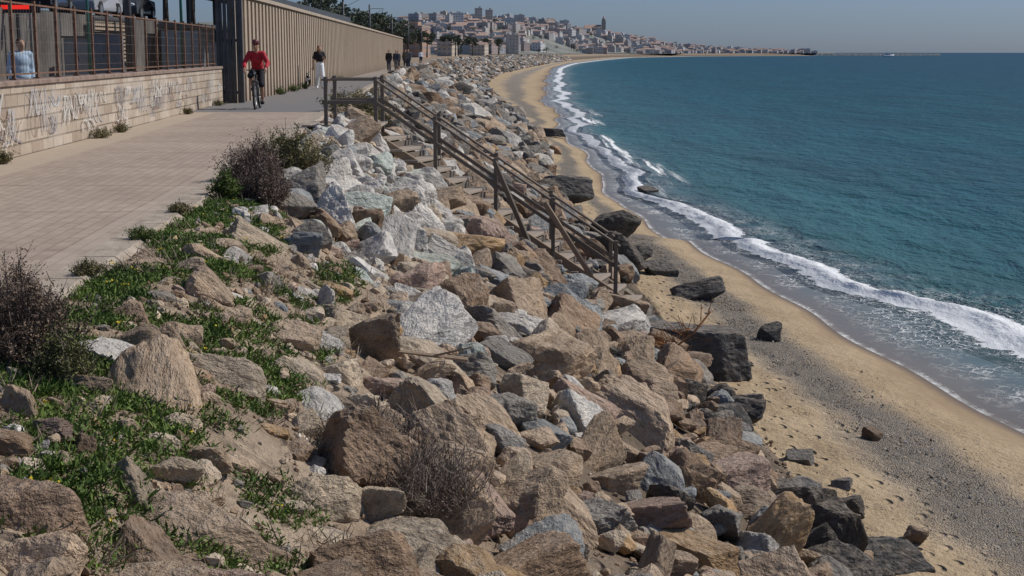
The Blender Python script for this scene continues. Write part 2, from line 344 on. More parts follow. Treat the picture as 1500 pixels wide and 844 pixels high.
# ------------------------------------------------------------------ rocks
def rock_arr(seed,sub):
    r=np.random.default_rng(seed); D,F=ico(sub)
    npl=r.integers(5,10); N=r.normal(size=(npl,3)); N/=np.linalg.norm(N,axis=1)[:,None]; d=r.uniform(.55,.92,npl)
    Q=np.array(Euler(r.uniform(-.35,.35,3)).to_matrix()); ax=np.vstack([np.eye(3),-np.eye(3)])@Q.T
    N=np.vstack([N,ax]); d=np.append(d,r.uniform(.74,1.02,6))
    dp=np.maximum(D@N.T/d,1e-4); P=40; rad=1/((dp**P).sum(1)**(1/P)); rad=np.minimum(rad,1.3)
    o=seed*7.3; out=[]
    for v,q in zip(D,rad):
        b=Vector(v*q)
        k=1+.055*mn.noise(b*1.3+Vector((o,0,0)))+.052*mn.noise(b*3.1+Vector((0,o,0)))
        if sub>=3: k+=.034*mn.noise(b*6.5+Vector((0,0,o)))-.12*max(0,.08-abs(mn.noise(b*1.6+Vector((3,o,1)))))*4*.5
        if sub>=4: k+=.020*mn.noise(b*13)+.009*mn.noise(b*30)
        out.append(v*q*k)
    return np.array(out),F
NV=18
hi=[rock_arr(s+3,5) for s in range(NV)]; mid=[rock_arr(s+3,3) for s in range(NV)]; mid4=[rock_arr(s+3,4) for s in range(NV)]; lowr=[rock_arr(s+3,2) for s in range(NV)]; tiny=[rock_arr(s+3,1) for s in range(6)]
def block_arr(sub=5):
    D,F=ico(sub); N=np.array([[0,.1,1],[0,0,-1],[1,.1,.15],[-1,.1,.1],[.1,1,.1],[-.12,-1,.2],[.7,-.7,.25],[-.8,.5,.3]],float); N/=np.linalg.norm(N,axis=1)[:,None]; d=np.array([.62,.7,1,1,.9,.9,1.08,1.1]); rad=1/np.maximum(D@N.T/d,1e-4).max(1)
    return np.array([v*q*(1+.05*mn.noise(Vector(v*q)*2)+.04*mn.noise(Vector(v*q)*6)+.02*mn.noise(Vector(v*q)*15)) for v,q in zip(D,rad)]),F
hi.append(block_arr()); BL=NV
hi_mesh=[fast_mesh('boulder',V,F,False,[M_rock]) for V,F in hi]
PAL={'tan':(.39,.295,.212),'brown':(.265,.185,.128),'grey':(.25,.232,.21),'dark':(.085,.080,.076),'pale':(.56,.535,.50),'greenish':(.41,.45,.41),'bluish':(.25,.268,.278),'ochre':(.41,.275,.155),'buff':(.47,.385,.29),'pinkish':(.38,.275,.222)}
WORD={'tan':'tan','brown':'brown','grey':'grey','dark':'blackish','pale':'whitish','greenish':'greenish','bluish':'blue-grey','ochre':'ochre','buff':'beige','pinkish':'pinkish'}
def pick(q,y):
    def ch(d):
        s=sum(d.values()); r=random.random()*s
        for k,v in d.items():
            r-=v
            if r<=0: return k
    yj=y+random.uniform(-2,2)
    if y>60: return ch({'grey':34,'bluish':14,'pale':14,'tan':18,'brown':12,'dark':6})
    if 17<yj<31 and q<.42: return ch({'pale':62,'greenish':9,'bluish':7,'buff':12,'tan':8,'brown':2})
    if 12<yj<=17 and q<.55: return ch({'pale':27,'greenish':4,'bluish':6,'buff':16,'tan':20,'brown':13,'grey':8,'pinkish':6})
    if q>.86: return ch({'dark':40,'grey':20,'brown':22,'tan':10,'bluish':8})
    if q>.62: return ch({'dark':9,'grey':18,'brown':28,'tan':25,'bluish':9,'pale':2,'ochre':5,'pinkish':6})
    if y<17: return ch({'tan':32,'brown':24,'grey':11,'buff':9,'pale':3,'bluish':6,'ochre':6,'dark':2,'pinkish':10}) if q>.4 else ch({'tan':38,'buff':24,'brown':15,'grey':6,'pale':6,'ochre':5,'pinkish':6})
    if y>31: return ch({'grey':32,'bluish':12,'brown':18,'dark':10,'tan':20,'pale':8})
    return ch({'tan':32,'brown':26,'grey':15,'dark':5,'bluish':8,'ochre':6,'pale':3,'pinkish':7})
rocks=[]
PX=np.zeros(40000);PY=np.zeros(40000);PR=np.zeros(40000);NP=[0]
def place(x,y,z,S,c,rot=None,hero=False,var=None):
    rocks.append((x,y,z,S,rot or (random.uniform(-.6,.6),random.uniform(-.6,.6),random.uniform(0,6.28)),c,var if var is not None else random.randrange(NV),hero)); k=NP[0]; PX[k]=x;PY[k]=y;PR[k]=max(S[:2]); NP[0]+=1
H=[(2.72,21.4,-3.02,(.84,.52,.52),'dark',BL),(3.85,28.9,-3.42,(.58,.38,.30),'dark'),(4.6,24.9,-3.48,(.25,.19,.17),'dark'),(3.45,14.5,-3.36,(.34,.24,.18),'dark'),
(4.75,18.1,-3.5,(.14,.11,.12),'brown'),(2.85,14.9,-3.3,(.55,.30,.22),'dark',BL),(3.55,13.1,-3.4,(.44,.30,.24),'dark'),(5.1,54,-3.74,(.42,.3,.22),'dark'),(2.95,18.1,-3.25,(.36,.28,.26),'dark'),
(2.3,31.3,-3.0,(.70,.5,.5),'dark'),(.9,18.0,-2.2,(.40,.36,.50),'bluish'),(.80,20.6,-2.40,(.58,.44,.38),'brown'),(-.02,12.4,-1.80,(.60,.38,.32),'brown'),(-1.4,14.2,-.88,(.42,.30,.19),'pale'),
(-1.05,16.4,-1.05,(.44,.30,.20),'greenish'),(1.9,88,-3.33,(1.25,.45,.33),'dark',BL),(-1.2,12.8,-1.0,(.30,.26,.27),'bluish'),(2.5,36,-2.95,(.75,.5,.46),'dark'),(1.8,45,-2.85,(.8,.6,.55),'dark'),(1.6,14.2,-2.60,(.38,.30,.26),'ochre'),
(-2.15,10.6,-.30,(.26,.11,.055),'buff'),(-1.64,9.9,-.50,(.25,.10,.05),'pale'),(-1.52,11.3,-.54,(.07,.17,.15),'pale'),(1.5,17,-2.65,(.44,.34,.32),'dark'),(-.3,15.5,-1.40,(.42,.34,.28),'tan'),(.6,15.6,-2.0,(.44,.32,.26),'tan'),(2.3,16.4,-3.0,(.44,.32,.28),'grey'),(1.95,19,-2.85,(.42,.34,.30),'bluish'),
(3.5,16.6,-3.4,(.2,.15,.12),'grey'),(3.75,15.6,-3.42,(.13,.12,.1),'grey'),(3.4,19.4,-3.38,(.2,.17,.14),'grey'),(4.1,13.9,-3.42,(.16,.12,.1),'brown'),(3.4,23.6,-3.38,(.2,.17,.14),'dark'),(3.3,31.8,-3.4,(.4,.3,.25),'dark'),(2.95,34,-3.4,(.4,.35,.3),'dark'),(-2.35,9.3,-.28,(.2,.1,.05),'buff'),(-1.95,8.6,-.45,(.22,.12,.06),'tan'),(-1.75,11.9,-.5,(.24,.10,.05),'buff'),
(-.1,9.0,-1.50,(.38,.28,.22),'tan'),(.55,10.2,-2.05,(.42,.32,.26),'brown'),(.2,11.1,-1.9,(.40,.28,.24),'pinkish'),(1.1,12.2,-2.35,(.46,.34,.28),'tan'),(1.9,12.6,-2.75,(.38,.32,.26),'brown'),(-.6,10.2,-1.25,(.36,.28,.20),'ochre'),(-1.35,6.9,-.75,(.26,.20,.12),'tan'),(-.75,6.2,-.9,(.30,.22,.14),'buff'),(-1.7,5.2,-.45,(.20,.16,.11),'tan'),
(1.0,9.2,-2.35,(.40,.28,.24),'tan'),(1.5,10.4,-2.55,(.42,.30,.26),'bluish'),(.5,8.2,-2.0,(.34,.26,.22),'pinkish'),(-.55,13.4,-1.45,(.42,.30,.26),'tan'),(.9,13.8,-2.2,(.44,.34,.28),'pinkish'),(-.9,11.4,-1.1,(.34,.24,.2),'tan')]
for h in H: place(h[0],h[1],h[2],h[3],h[4],(random.uniform(-.2,.2),random.uniform(.1,.5) if h[2]>-3 else random.uniform(-.1,.1),random.uniform(-.5,.5)) if len(h)==5 else (.05,.06,-.12),True,h[5] if len(h)>5 else None)
def dart(n,y0,y1,rf,zf,qf,sp=.78,powr=1.0):
    for _ in range(n):
        y=y0+(y1-y0)*random.random()**powr; q=qf(); 
        if q>(.95 if y<60 else 1.0)+.07*n3(y*.35,7): continue
        e,t_=float(edge(y)),float(toe(y)); x=e+q*(t_-e); r=rf(q,y)
        if r is None: continue
        c=stc(x)
        near_st=(c-4.8<y<c-.9 and x>-.4)
        under=(c-.95<y<c+1.1 and x>-2.7)
        if (under and (r>.15 or x>1.0)) or (near_st and r>(.15 if y>c-3.2 else .26)): continue
        if near_st and x>1.7 and y>c-2.2: continue
        k=NP[0]; ax=PX[:k]-x; ay=PY[:k]-y; ar=PR[:k]
        if np.any(ax*ax+ay*ay<(sp*(ar+r))**2): continue
        z=tz(x,y)+zf(q,y)*r-(.12 if under else 0)
        place(x,y,z,(r*random.uniform(.9,1.55),r*random.uniform(.65,1.0),r*random.uniform(.5,.9)),pick(q,y))
def soilz(q,y): return y<15 and q<.29+.12*n3(y*.5,2)
dart(2600,3,60,lambda q,y: None if (soilz(q,y) or y<9) else random.uniform(.34,.46),lambda q,y:.15,lambda: random.uniform(.12,1.0),.84)
dart(6500,3,60,lambda q,y: (random.uniform(.16,.28) if random.random()<.4 else None) if soilz(q,y) else random.uniform(.23,.34),lambda q,y:-.25 if soilz(q,y) else .20,lambda: random.uniform(.08,1.0),.68)
dart(12000,3,60,lambda q,y: (random.uniform(.08,.16) if random.random()<.4 else None) if soilz(q,y) else random.uniform(.14,.22),lambda q,y:-.2 if soilz(q,y) else .45,lambda: random.uniform(.05,1.02),.62)
dart(12000,3,34,lambda q,y: (random.uniform(.03,.08) if random.random()<.5 else None) if soilz(q,y) else random.uniform(.07,.13),lambda q,y:-.1 if soilz(q,y) else .8,lambda: random.uniform(.03,1.03),.58)
nnear=len(rocks)
dart(7500,60,900,lambda q,y: random.uniform(.26,.60)*(1+y/700),lambda q,y:.2,lambda: random.uniform(.04,1.06),.60,1.9)
order=sorted(range(len(rocks)),key=lambda i:(not rocks[i][7],-max(rocks[i][3])/max(rocks[i][1],5.2)+(5 if rocks[i][1]<4.6 else 0)))
indiv=set(order[:300]); print('rocks',len(rocks),nnear)
def xf(V,x,y,z,S,rot):
    Rm=np.array(Euler(rot).to_matrix()); return (V*np.array(S))@Rm.T+np.array((x,y,z))
SV=[];SF=[];SC=[];base_=0
for i,(x,y,z,S,rot,c,va,hero) in enumerate(rocks):
    f=random.uniform(.80,1.18); g=random.uniform(-.02,.02); cc=PAL[c]; cc=(max(.01,cc[0]*f+g*.3),max(.01,cc[1]*f),max(.01,cc[2]*f-g*.3))
    if i in indiv:
        o=bpy.data.objects.new('boulder',hi_mesh[va]); o.location=(x,y,z); o.scale=S; o.rotation_euler=rot; o.color=(*cc,1); link(o)
        q=(x-float(edge(y)))/(float(toe(y))-float(edge(y)))
        where='lying on the beach sand' if q>1.02 else ('at the embankment foot' if q>.75 else ('piled on the rock embankment' if q>.36 else 'half buried in embankment soil'))
        sh='flat slab-like' if (S[2]<.5*S[0] or va==BL) else ('rounded' if S[2]>.95*S[0] else 'angular')
        tag(o,f"{sh} {WORD[c]} boulder {where}",'boulder','boulders of the rock embankment')
    else:
        ang=max(S)/max(y,4)
        Vv,F=(mid4[va] if ang>.018 else (mid[va] if ang>.009 else (lowr[va] if y<130 else tiny[va%6])))
        W=xf(Vv,x,y,z,S,rot); SV.append(W); SF.append(F+base_); SC.append(np.tile((*cc,1),(len(W),1))); base_+=len(W)
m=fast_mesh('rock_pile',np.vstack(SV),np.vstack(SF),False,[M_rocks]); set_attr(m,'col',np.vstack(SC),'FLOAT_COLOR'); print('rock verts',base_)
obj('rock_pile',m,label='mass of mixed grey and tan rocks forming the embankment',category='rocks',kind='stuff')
def scatter_tiny(name,n,fn,label,cat):
    SV=[];SF=[];SC=[];b=0
    for _ in range(n):
        g=fn()
        if g is None: continue
        x,y,z,r,c=g; Vv,F=tiny[random.randrange(6)]
        W=xf(Vv,x,y,z,(r*random.uniform(.8,1.3),r,r*random.uniform(.45,.9)),(random.random(),random.random(),random.uniform(0,6.3)))
        f=random.uniform(.7,1.25); SV.append(W);SF.append(F+b);SC.append(np.tile((c[0]*f,c[1]*f,c[2]*f,1),(len(W),1)));b+=len(W)
    m=fast_mesh(name,np.vstack(SV),np.vstack(SF),False,[M_rocks]); set_attr(m,'col',np.vstack(SC),'FLOAT_COLOR'); obj(name,m,label=label,category=cat,kind='stuff')
def f1():
    y=3+24*random.random()**1.3; q=random.uniform(.02,1.02); e,t_=float(edge(y)),float(toe(y)); x=e+q*(t_-e)
    r=random.uniform(.010,.035) if random.random()<.85 else random.uniform(.035,.06)
    return x,y,tz(x,y)+r*.2,r,PAL[random.choice(['tan','buff','brown','tan','grey','brown'])]
scatter_tiny('rubble',8000,f1,'loose small stones scattered over the embankment soil','gravel')
def f2():
    y=11+28*random.random(); w_=random.gauss(.46,.09) if random.random()<.95 else random.uniform(.02,.75); t_,s=float(toe(y)),float(shore(y)); x=t_+w_*(s-t_)
    if not(0<w_<.85): return None
    r=random.uniform(.007,.013) if random.random()<.97 else random.uniform(.016,.03)
    return x,y,-3.4-.40*w_+.3*r,r,PAL[random.choice(['grey','tan','grey','bluish','buff','brown','pale'])]
scatter_tiny('pebbles',7500,f2,'grey pebbles strewn in a band along the beach','pebbles')
# ------------------------------------------------------------------ vegetation
def leaf_mat(name,a,b):
    t=NT(name,.65,.25); f=t.sep(t.attr('tint'))[0]; t.col(t.mix(f,a,b)); return t.mat
M_green=leaf_mat('green_leaf',(.040,.072,.015),(.15,.215,.042)); M_olive=leaf_mat('olive_leaf',(.075,.072,.028),(.26,.23,.10)); M_brown=leaf_mat('dry_twig',(.065,.046,.037),(.20,.15,.12)); M_pine=leaf_mat('pine_needles',(.022,.036,.024),(.075,.10,.055))
M_straw=leaf_mat('straw',(.16,.12,.08),(.34,.27,.19)); M_drytw=leaf_mat('pale_dry_twig',(.085,.062,.048),(.26,.20,.16))
M_trunk=simple('bark',(.09,.065,.05),.9,.3,8)
def leaves(P,size,tint,up=.5,asp=2.2,r=rng):
    n=len(P); d=r.normal(size=(n,3)); d[:,2]=np.abs(d[:,2])*up+up*.3; d/=np.linalg.norm(d,axis=1)[:,None]
    s=r.normal(size=(n,3)); s-= (s*d).sum(1)[:,None]*d; s/=np.linalg.norm(s,axis=1)[:,None]
    L=(size*r.uniform(.6,1.4,n))[:,None]; Wd=L/asp
    V=np.stack([P,P+d*L*.5+s*Wd*.5,P+d*L,P+d*L*.5-s*Wd*.5],1).reshape(-1,3); F=np.arange(4*n).reshape(-1,4)
    T=np.repeat(np.clip(tint+r.uniform(-.2,.2,n),0,1),4); return V,F,np.stack([T,T,T],1)
def leafmesh(name,P,size,tint,mat,**k):
    V,F,T=leaves(np.array(P),size,np.array(tint),**k); m=fast_mesh(name,V,F,False,[mat]); set_attr(m,'tint',T); return m
GC=[((-2.48,8.5),.58,.9),((-2.62,9.9),.50,1.0),((-2.64,12.4),.52,1.2),((-2.6,13.7),.36,.9),((-2.5,11.2),.40,.9),((-1.95,10.9),.36,.50),((-1.70,9.2),.22,.9),((-1.95,7.7),.42,.5),((-1.48,8.0),.17,.7),((-1.38,9.2),.13,1.1),((-1.3,6.5),.34,.40),((-1.95,5.9),.52,.7),((-1.55,5.1),.52,.36),((-2.2,6.9),.5,.5),((-1.05,5.6),.18,.35),((-1.55,12.4),.17,.9),((-3.05,16.0),.28,1.4),((-2.35,7.7),.5,.6),((-1.60,10.4),.15,.7),((-2.95,14.8),.26,1.0),((-3.35,19.5),.15,1.6)]
P=[];T=[];P2=[];T2=[];PY_=[]
for (cx,cy),rx,ry in GC:
    ncl=int(rx*ry*1900)
    for _ in range(ncl):
        a=random.uniform(0,6.28); rr=random.random()**.5*1.15; x=cx+rx*rr*math.cos(a); y=cy+ry*rr*math.sin(a)
        if n3(x*2.0,y*2.0,9)+.4*n3(x*6,y*6,2)<-.24+.32*max(0,rr-.6) or x<float(edge(y))-.10+.16*n3(y*3,x): continue
        z=tz(x,y); tt=.5+.6*n3(x*2,y*2,3); cr=random.uniform(.018,.045); hh_=random.uniform(.006,.035)
        for _ in range(14):
            P.append((x+random.gauss(0,cr),y+random.gauss(0,cr),z+random.uniform(-.008,hh_))); T.append(tt+random.uniform(-.15,.25)*(1 if hh_>.02 else .4))
        for _ in range(9): P2.append((x+random.gauss(0,cr),y+random.gauss(0,cr),z-.005)); T2.append(tt+random.uniform(-.25,.3))
        if random.random()<.010:
            for _ in range(5): PY_.append((x+random.gauss(0,.012),y+random.gauss(0,.012),z+.05))
V1,F1,A1=leaves(np.array(P),.020,np.array(T),up=.7,asp=1.8); V2,F2,A2=leaves(np.array(P2),.052,np.array(T2),up=1.0,asp=6)
m=fast_mesh('ground_cover',np.vstack([V1,V2]),np.vstack([F1,F2+len(V1)]),False,[M_green]); set_attr(m,'tint',np.vstack([A1,A2])); obj('ground_cover',m,label='short green weeds and grass on the embankment edge',category='weeds',kind='stuff'); print('leaves',len(P),len(P2))
m=leafmesh('yellow_flowers',PY_,.014,[.5]*len(PY_),leaf_mat('yellow_petal',(.6,.42,.02),(.8,.6,.05)),up=.4,asp=1.2); obj('yellow_flowers',m,label='tiny yellow wildflowers dotted among the weeds',category='flowers',kind='stuff')
P=[];T=[]
for _ in range(1100):
    y=4+16*random.random()**1.3; q=random.uniform(.0,.5); x=float(edge(y))+q*(float(toe(y))-float(edge(y)))
    if n3(x*1.5,y*1.5,14)<.05: continue
    z=tz(x,y)
    for _ in range(14): P.append((x+random.gauss(0,.03),y+random.gauss(0,.03),z)); T.append(random.random())
m=leafmesh('dry_grass',P,.10,T,M_straw,up=1.0,asp=18); obj('dry_grass',m,label='thin dry grass tufts on the embankment',category='grass',kind='stuff')
def shrub(x,y,z,w,h,nst,nlf,mst,mlf,lsz,label,seed,name='shrub',side=.16):
    r=np.random.default_rng(seed); V=[];F=[];T=[];P=[];LT=[]
    for i in range(nst):
        a=r.uniform(0,6.28); rad=r.random()**.6; tx,ty=w*.5*rad*math.cos(a),w*.5*rad*math.sin(a); lump=1+.22*math.sin(a*3+seed)+.15*math.sin(a*5+2*seed); tx*=lump; ty*=lump
        hh_=h*(1-.5*rad**2)*r.uniform(.55,1.05)*(1+.18*math.sin(a*2+seed))
        bx,by=tx*.35*r.random(),ty*.35*r.random(); pts=[]
        for k in range(6):
            s=k/5; j=.03*w*s; pts.append(np.array((bx+(tx-bx)*s**.8+r.normal(0,j),by+(ty-by)*s**.8+r.normal(0,j),hh_*s**(1.0+.3*rad))))
        tint=r.random(); wd=.0028*(1+h)
        def strip(ps,wd):
            sd=np.array((r.normal(),r.normal(),0)); sd/=np.linalg.norm(sd)
            for k in range(len(ps)-1):
                w0=wd*(1-.7*k/len(ps)); b=len(V); V.extend([ps[k]-sd*w0,ps[k]+sd*w0,ps[k+1]+sd*w0*.8,ps[k+1]-sd*w0*.8]); F.append((b,b+1,b+2,b+3)); T.extend([tint]*4)
        strip(pts,wd)
        for _ in range(6):
            k=r.integers(1,5); p0=pts[k]+(pts[k+1]-pts[k])*r.random(); d=np.array((r.normal(0,.6),r.normal(0,.6),r.uniform(.2,1))); L=side*h*r.uniform(.6,1.5)
            strip([p0,p0+d*L*.5,p0+d*L+np.array((0,0,.02))],wd*.6)
            for _ in range(max(0,nlf//6)):
                s=r.random(); P.append(p0+d*L*s+r.normal(0,.014,3)); LT.append(.5+.4*math.sin(a*2+rad*4)+.1*r.normal())
    e=empty(name,(x,y,z),label=label,category='shrub')
    m=fast_mesh('stems',np.array(V),np.array(F),False,[mst]); set_attr(m,'tint',np.repeat(np.array(T)[:,None],3,1)); obj('stems',m,e)
    if P: obj('leaves',leafmesh('leaves',P,lsz,LT,mlf,asp=2.6,r=r),e)
M_heath=leaf_mat('heath_leaf',(.075,.052,.040),(.25,.175,.12)); M_heathg=leaf_mat('heath_green',(.045,.058,.02),(.16,.165,.055)); M_purp=leaf_mat('purple_twig',(.08,.054,.046),(.24,.17,.135))
shrub(-2.38,6.85,tz(-2.38,6.85)-.07,.42,.50,240,72,M_brown,M_heath,.018,'purplish brown heath-like shrub beside the promenade kerb',1)
shrub(-2.60,7.3,tz(-2.60,7.3)-.07,.40,.44,190,72,M_brown,M_heath,.018,'purplish brown twiggy shrub beside the kerb',21)
shrub(-2.18,6.7,tz(-2.18,6.7)-.03,.36,.24,160,60,M_brown,M_heathg,.018,'dark green low shrub beside the kerb',22)
shrub(-2.74,17.4,tz(-2.74,17.4),1.1,.68,260,60,M_brown,M_olive,.035,'olive green bush at the edge of the promenade',2)
shrub(-2.95,16.2,tz(-2.95,16.2)-.02,.75,.58,230,42,M_brown,M_purp,.025,'purplish brown dry bush at the edge of the kerb',3)
shrub(-2.62,14.9,tz(-2.62,14.9)-.02,.70,.50,260,38,M_brown,M_purp,.025,'dry brown bush hanging over the rocks',4)
shrub(-2.95,14.6,tz(-2.95,14.6),.35,.3,80,48,M_brown,M_green,.03,'small green bush by the kerb',41)
shrub(-.46,7.2,tz(-.46,7.2)+.10,.85,.36,300,12,M_drytw,M_drytw,.014,'dry grey-brown twiggy bush among the rocks',5,side=.22)
shrub(-.80,7.6,tz(-.80,7.6)+.10,.60,.32,200,12,M_drytw,M_drytw,.014,'dry grey-brown twiggy bush among the rocks',6,side=.22)
shrub(-3.3,32.5,tz(-3.3,32.5),1.3,.9,200,42,M_brown,M_olive,.05,'olive bush behind the stair landing',7)
shrub(-4.2,36,tz(-4.2,36),1.4,.6,120,42,M_brown,M_olive,.05,'low olive bush beside the promenade',8)
M_rusttw=leaf_mat('rust_twig',(.12,.05,.018),(.36,.17,.06))
shrub(2.15,20.2,-2.95,.75,.42,90,10,M_rusttw,M_rusttw,.03,'rusty brown dead tangled bush against the dark boulder',61,side=.3)
for i,(yy_,s_) in enumerate([(24.5,.5),(26.2,.3),(18.7,.35),(39.5,.45),(34,.25)]):
    shrub(lowW(yy_)+.18,yy_,0,s_,.18,50,24,M_brown,M_olive,.03,'small weed growing at the foot of the stone wall',30+i,name='weed_plant')
for i,(yy_,s_) in enumerate([(50,.5),(54,.6),(58,.4),(75,.6)]):
    shrub(tallW(yy_)+.22,yy_,0,s_,.3,50,24,M_brown,M_green,.04,'green weed at the foot of the ribbed wall',50+i,name='weed_plant')
for i,(yy_,s_) in enumerate([(9.2,.22),(11.0,.28),(12.9,.25),(18.6,.35),(20.5,.3),(22.8,.4)]):
    shrub(float(edge(yy_))-.06,yy_,.01,s_,.09,60,36,M_brown,M_green if i%2 else M_olive,.018,'low weed growing over the kerb edge',70+i,name='weed_plant')
mb=MB((2.1,19.7,-2.9)); pts=[(1.7,19.3,-2.9),(2.1,19.1,-2.65),(2.5,19.2,-2.35),(2.75,19.4,-2.1)]
for a,b in zip(pts,pts[1:]): mb.cyl(a,b,.018,.013,6)
for k in range(30):
    a=Vector(pts[1]).lerp(Vector(pts[3]),random.random()); mb.cyl(a,a+Vector((random.uniform(-.3,.1),random.uniform(-.2,.2),random.uniform(-.05,.3))),.008,.004,4)
obj('dead_branch',mb.mesh('dead_branch',[simple('rust_branch',(.22,.10,.04),.9,.4,20)]),loc=(2.1,19.7,-2.9),label='rust coloured dead branch lying over the boulders',category='branch')
mb=MB((-.9,10.5,-1.0)); mb.cyl((-1.25,10.3,-.68),(-.35,10.8,-.9),.012,.02,6); mb.cyl((-.6,10.65,-.84),(-.3,10.5,-.74),.01,.006,5)
obj('dead_branch',mb.mesh('dead_branch',[M_woodpale]),loc=(-.9,10.5,-1.0),label='thin grey dead branch lying on the rocks',category='branch')
# ------------------------------------------------------------------ low stone wall + fence
t=NT('stone_block_wall',.9); p=t.pos(); s=t.sep(p); cx=t.n('ShaderNodeCombineXYZ'); t.l(s[1],cx.inputs[0]); t.l(s[2],cx.inputs[1])
bt=t.n('ShaderNodeTexBrick'); t.l(cx.outputs[0],bt.inputs['Vector']); bt.inputs['Scale'].default_value=1; bt.inputs['Brick Width'].default_value=.62; bt.inputs['Row Height'].default_value=.175; bt.inputs['Mortar Size'].default_value=.012; bt.inputs['Bias'].default_value=-.1
bt.inputs['Color1'].default_value=(.36,.28,.21,1); bt.inputs['Color2'].default_value=(.50,.42,.33,1); bt.inputs['Mortar'].default_value=(.22,.175,.13,1)
n=t.noise(p,2,5,.65); nb=t.noise(p,16,3,.6); c=t.mix(1.0,bt.outputs['Color'],t.ramp(n,[(.3,.78),(.7,1.12)]),'MULTIPLY'); c=t.mix(t.m('MULTIPLY',t.mr(t.noise(p,.7,4),.5,.6),.35),c,(.56,.50,.43))
t.col(c); t.nrm(t.bump(t.m('ADD',t.m('MULTIPLY',bt.outputs['Fac'],-1.0),t.m('MULTIPLY',nb,.5)),.8,.02)); M_block=t.mat
WY0,WY1=2,41.6; wb=(lowW(20),20,0); E=empty('stone_wall',wb,label='low sandstone block wall with graffiti beside the promenade',category='wall')
mb=MB(wb)
def slab(mb,x0f,x1f,z0,z1,y0,y1,mi=0):
    vs=[(x0f(y0),y0,z0),(x1f(y0),y0,z0),(x1f(y0),y0,z1),(x0f(y0),y0,z1),(x0f(y1),y1,z0),(x1f(y1),y1,z0),(x1f(y1),y1,z1),(x0f(y1),y1,z1)]
    mb.poly(vs,[(0,1,2,3),(5,4,7,6),(1,5,6,2),(4,0,3,7),(3,2,6,7),(0,4,5,1)],mi)
slab(mb,lambda y:lowW(y)-.35,lowW,-.05,.98,WY0,WY1); obj('wall',mb.mesh('wall',[M_block]),E)
mb=MB(wb); y=WY0
while y<WY1-.01:
    y2=min(y+1.2,WY1); slab(mb,lambda q:lowW(q)-.38,lambda q:lowW(q)+.035,.983,1.06,y+.004,y2-.004); y=y2
o=obj('coping',mb.mesh('coping',[simple('coping_stone',(.25,.18,.14),.9,.3,5,bump=.01)]),E); bevel(o,.012)
mb=MB(wb)
for k in range(70):
    y0=random.uniform(17,41); z0=random.uniform(.25,.75); mi=random.choice([0,0,1,2,3]); a1,a2,f1_,f2_,ph=random.uniform(.05,.16),random.uniform(.07,.20),random.uniform(3,9),random.uniform(4,12),random.random()*6; L=random.uniform(.3,1.4); pr_=None; wd=random.choice([.005,.008,.011])
    for i in range(60):
        s_=i/59; yv=y0+L*s_+a1*math.sin(f1_*s_*6.28*.5+ph); zv=min(.93,max(.06,z0+a2*math.sin(f2_*s_*3.1+ph*2)))
        cur=Vector((lowW(yv)+.006+.0006*k,yv,zv))
        if pr_ is not None and cur.y<41.4:
            d=(cur-pr_); nn=Vector((0,-d.z,d.y)); 
            if nn.length>1e-5:
                nn.normalize(); nn*=wd; mb.poly([pr_-nn,pr_+nn,cur+nn,cur-nn],[(0,1,2,3)],mi)
        pr_=cur
obj('graffiti',mb.mesh('graffiti',[simple('paint_white',(.60,.57,.52),.6,.1),simple('paint_blue_grey',(.25,.235,.25),.6,.2),simple('paint_brown',(.28,.21,.165),.6,.2),simple('paint_pale_blue',(.46,.45,.45),.6,.2)]),E,label='illegible spray-painted tags')
fx=lambda y: lowW(y)-.17
E=empty('metal_fence',(fx(20),20,1.06),label='rusty metal mesh fence standing on the stone wall',category='fence'); fo=(fx(20),20,1.06)
for i in range(30):
    y=4+i*1.28
    if y>41.4: break
    mb=MB(fo); mb.box((fx(y),y,1.06+.58),(.045,.045,1.16)); mb.box((fx(y),y,1.07),(.10,.10,.02)); obj('fence_post',mb.mesh('fence_post',[M_rust]),E)
mb=MB(fo)
for z in(1.14,2.16): mb.beam((fx(3),3,z),(fx(41.5),41.5,z),.022,.025)
obj('rail',mb.mesh('rail',[M_rust]),E)
mb=MB(fo); y=3.1
while y<41.4: mb.beam((fx(y),y,1.12),(fx(y),y,2.14),.004,.004); y+=.16
for z in np.arange(1.25,2.1,.18): mb.beam((fx(3)+.004,3,z),(fx(41.5)+.004,41.5,z),.004,.004)
obj('wire_mesh',mb.mesh('wire_mesh',[M_wire]),E)
# ------------------------------------------------------------------ tall ribbed wall
t=NT('ribbed_concrete',.9); p=t.pos(); n=t.noise(t.scale(p,(1,1,.25)),1.2,5,.65); n2=t.noise(p,6,4)
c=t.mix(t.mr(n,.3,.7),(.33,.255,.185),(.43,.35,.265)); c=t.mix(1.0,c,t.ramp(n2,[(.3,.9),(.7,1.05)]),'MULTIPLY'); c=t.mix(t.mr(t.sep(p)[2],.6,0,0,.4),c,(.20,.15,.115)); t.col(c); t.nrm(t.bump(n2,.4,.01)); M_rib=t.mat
tb=(tallW(42),42,0); E=empty('ribbed_wall',tb,label='tall beige ribbed concrete wall screening the railway',category='wall')
mb=MB(tb); slab(mb,lambda y:tallW(y)-.22,lambda y:tallW(y)-.10,-.02,3.08,42,173)
y=42.5
while y<172.6:
    slab(mb,lambda q:tallW(q)-.097,tallW,-.02,3.0,y,y+.42); y+=.84
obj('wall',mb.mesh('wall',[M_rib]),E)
mb=MB(tb); y=42
while y<172.9: y2=min(173,y+4.2); slab(mb,lambda q:tallW(q)-.26,lambda q:tallW(q)+.04,3.083,3.2,y+.01,y2-.01); y=y2
obj('coping',mb.mesh('coping',[simple('cap_concrete',(.38,.31,.24),.9,.15,3)]),E)
E=empty('steel_gate',(-8.15,41.85,0),label='tall dark grey steel plank gate at the end of the wall',category='gate')
mb=MB((-8.15,41.85,0))
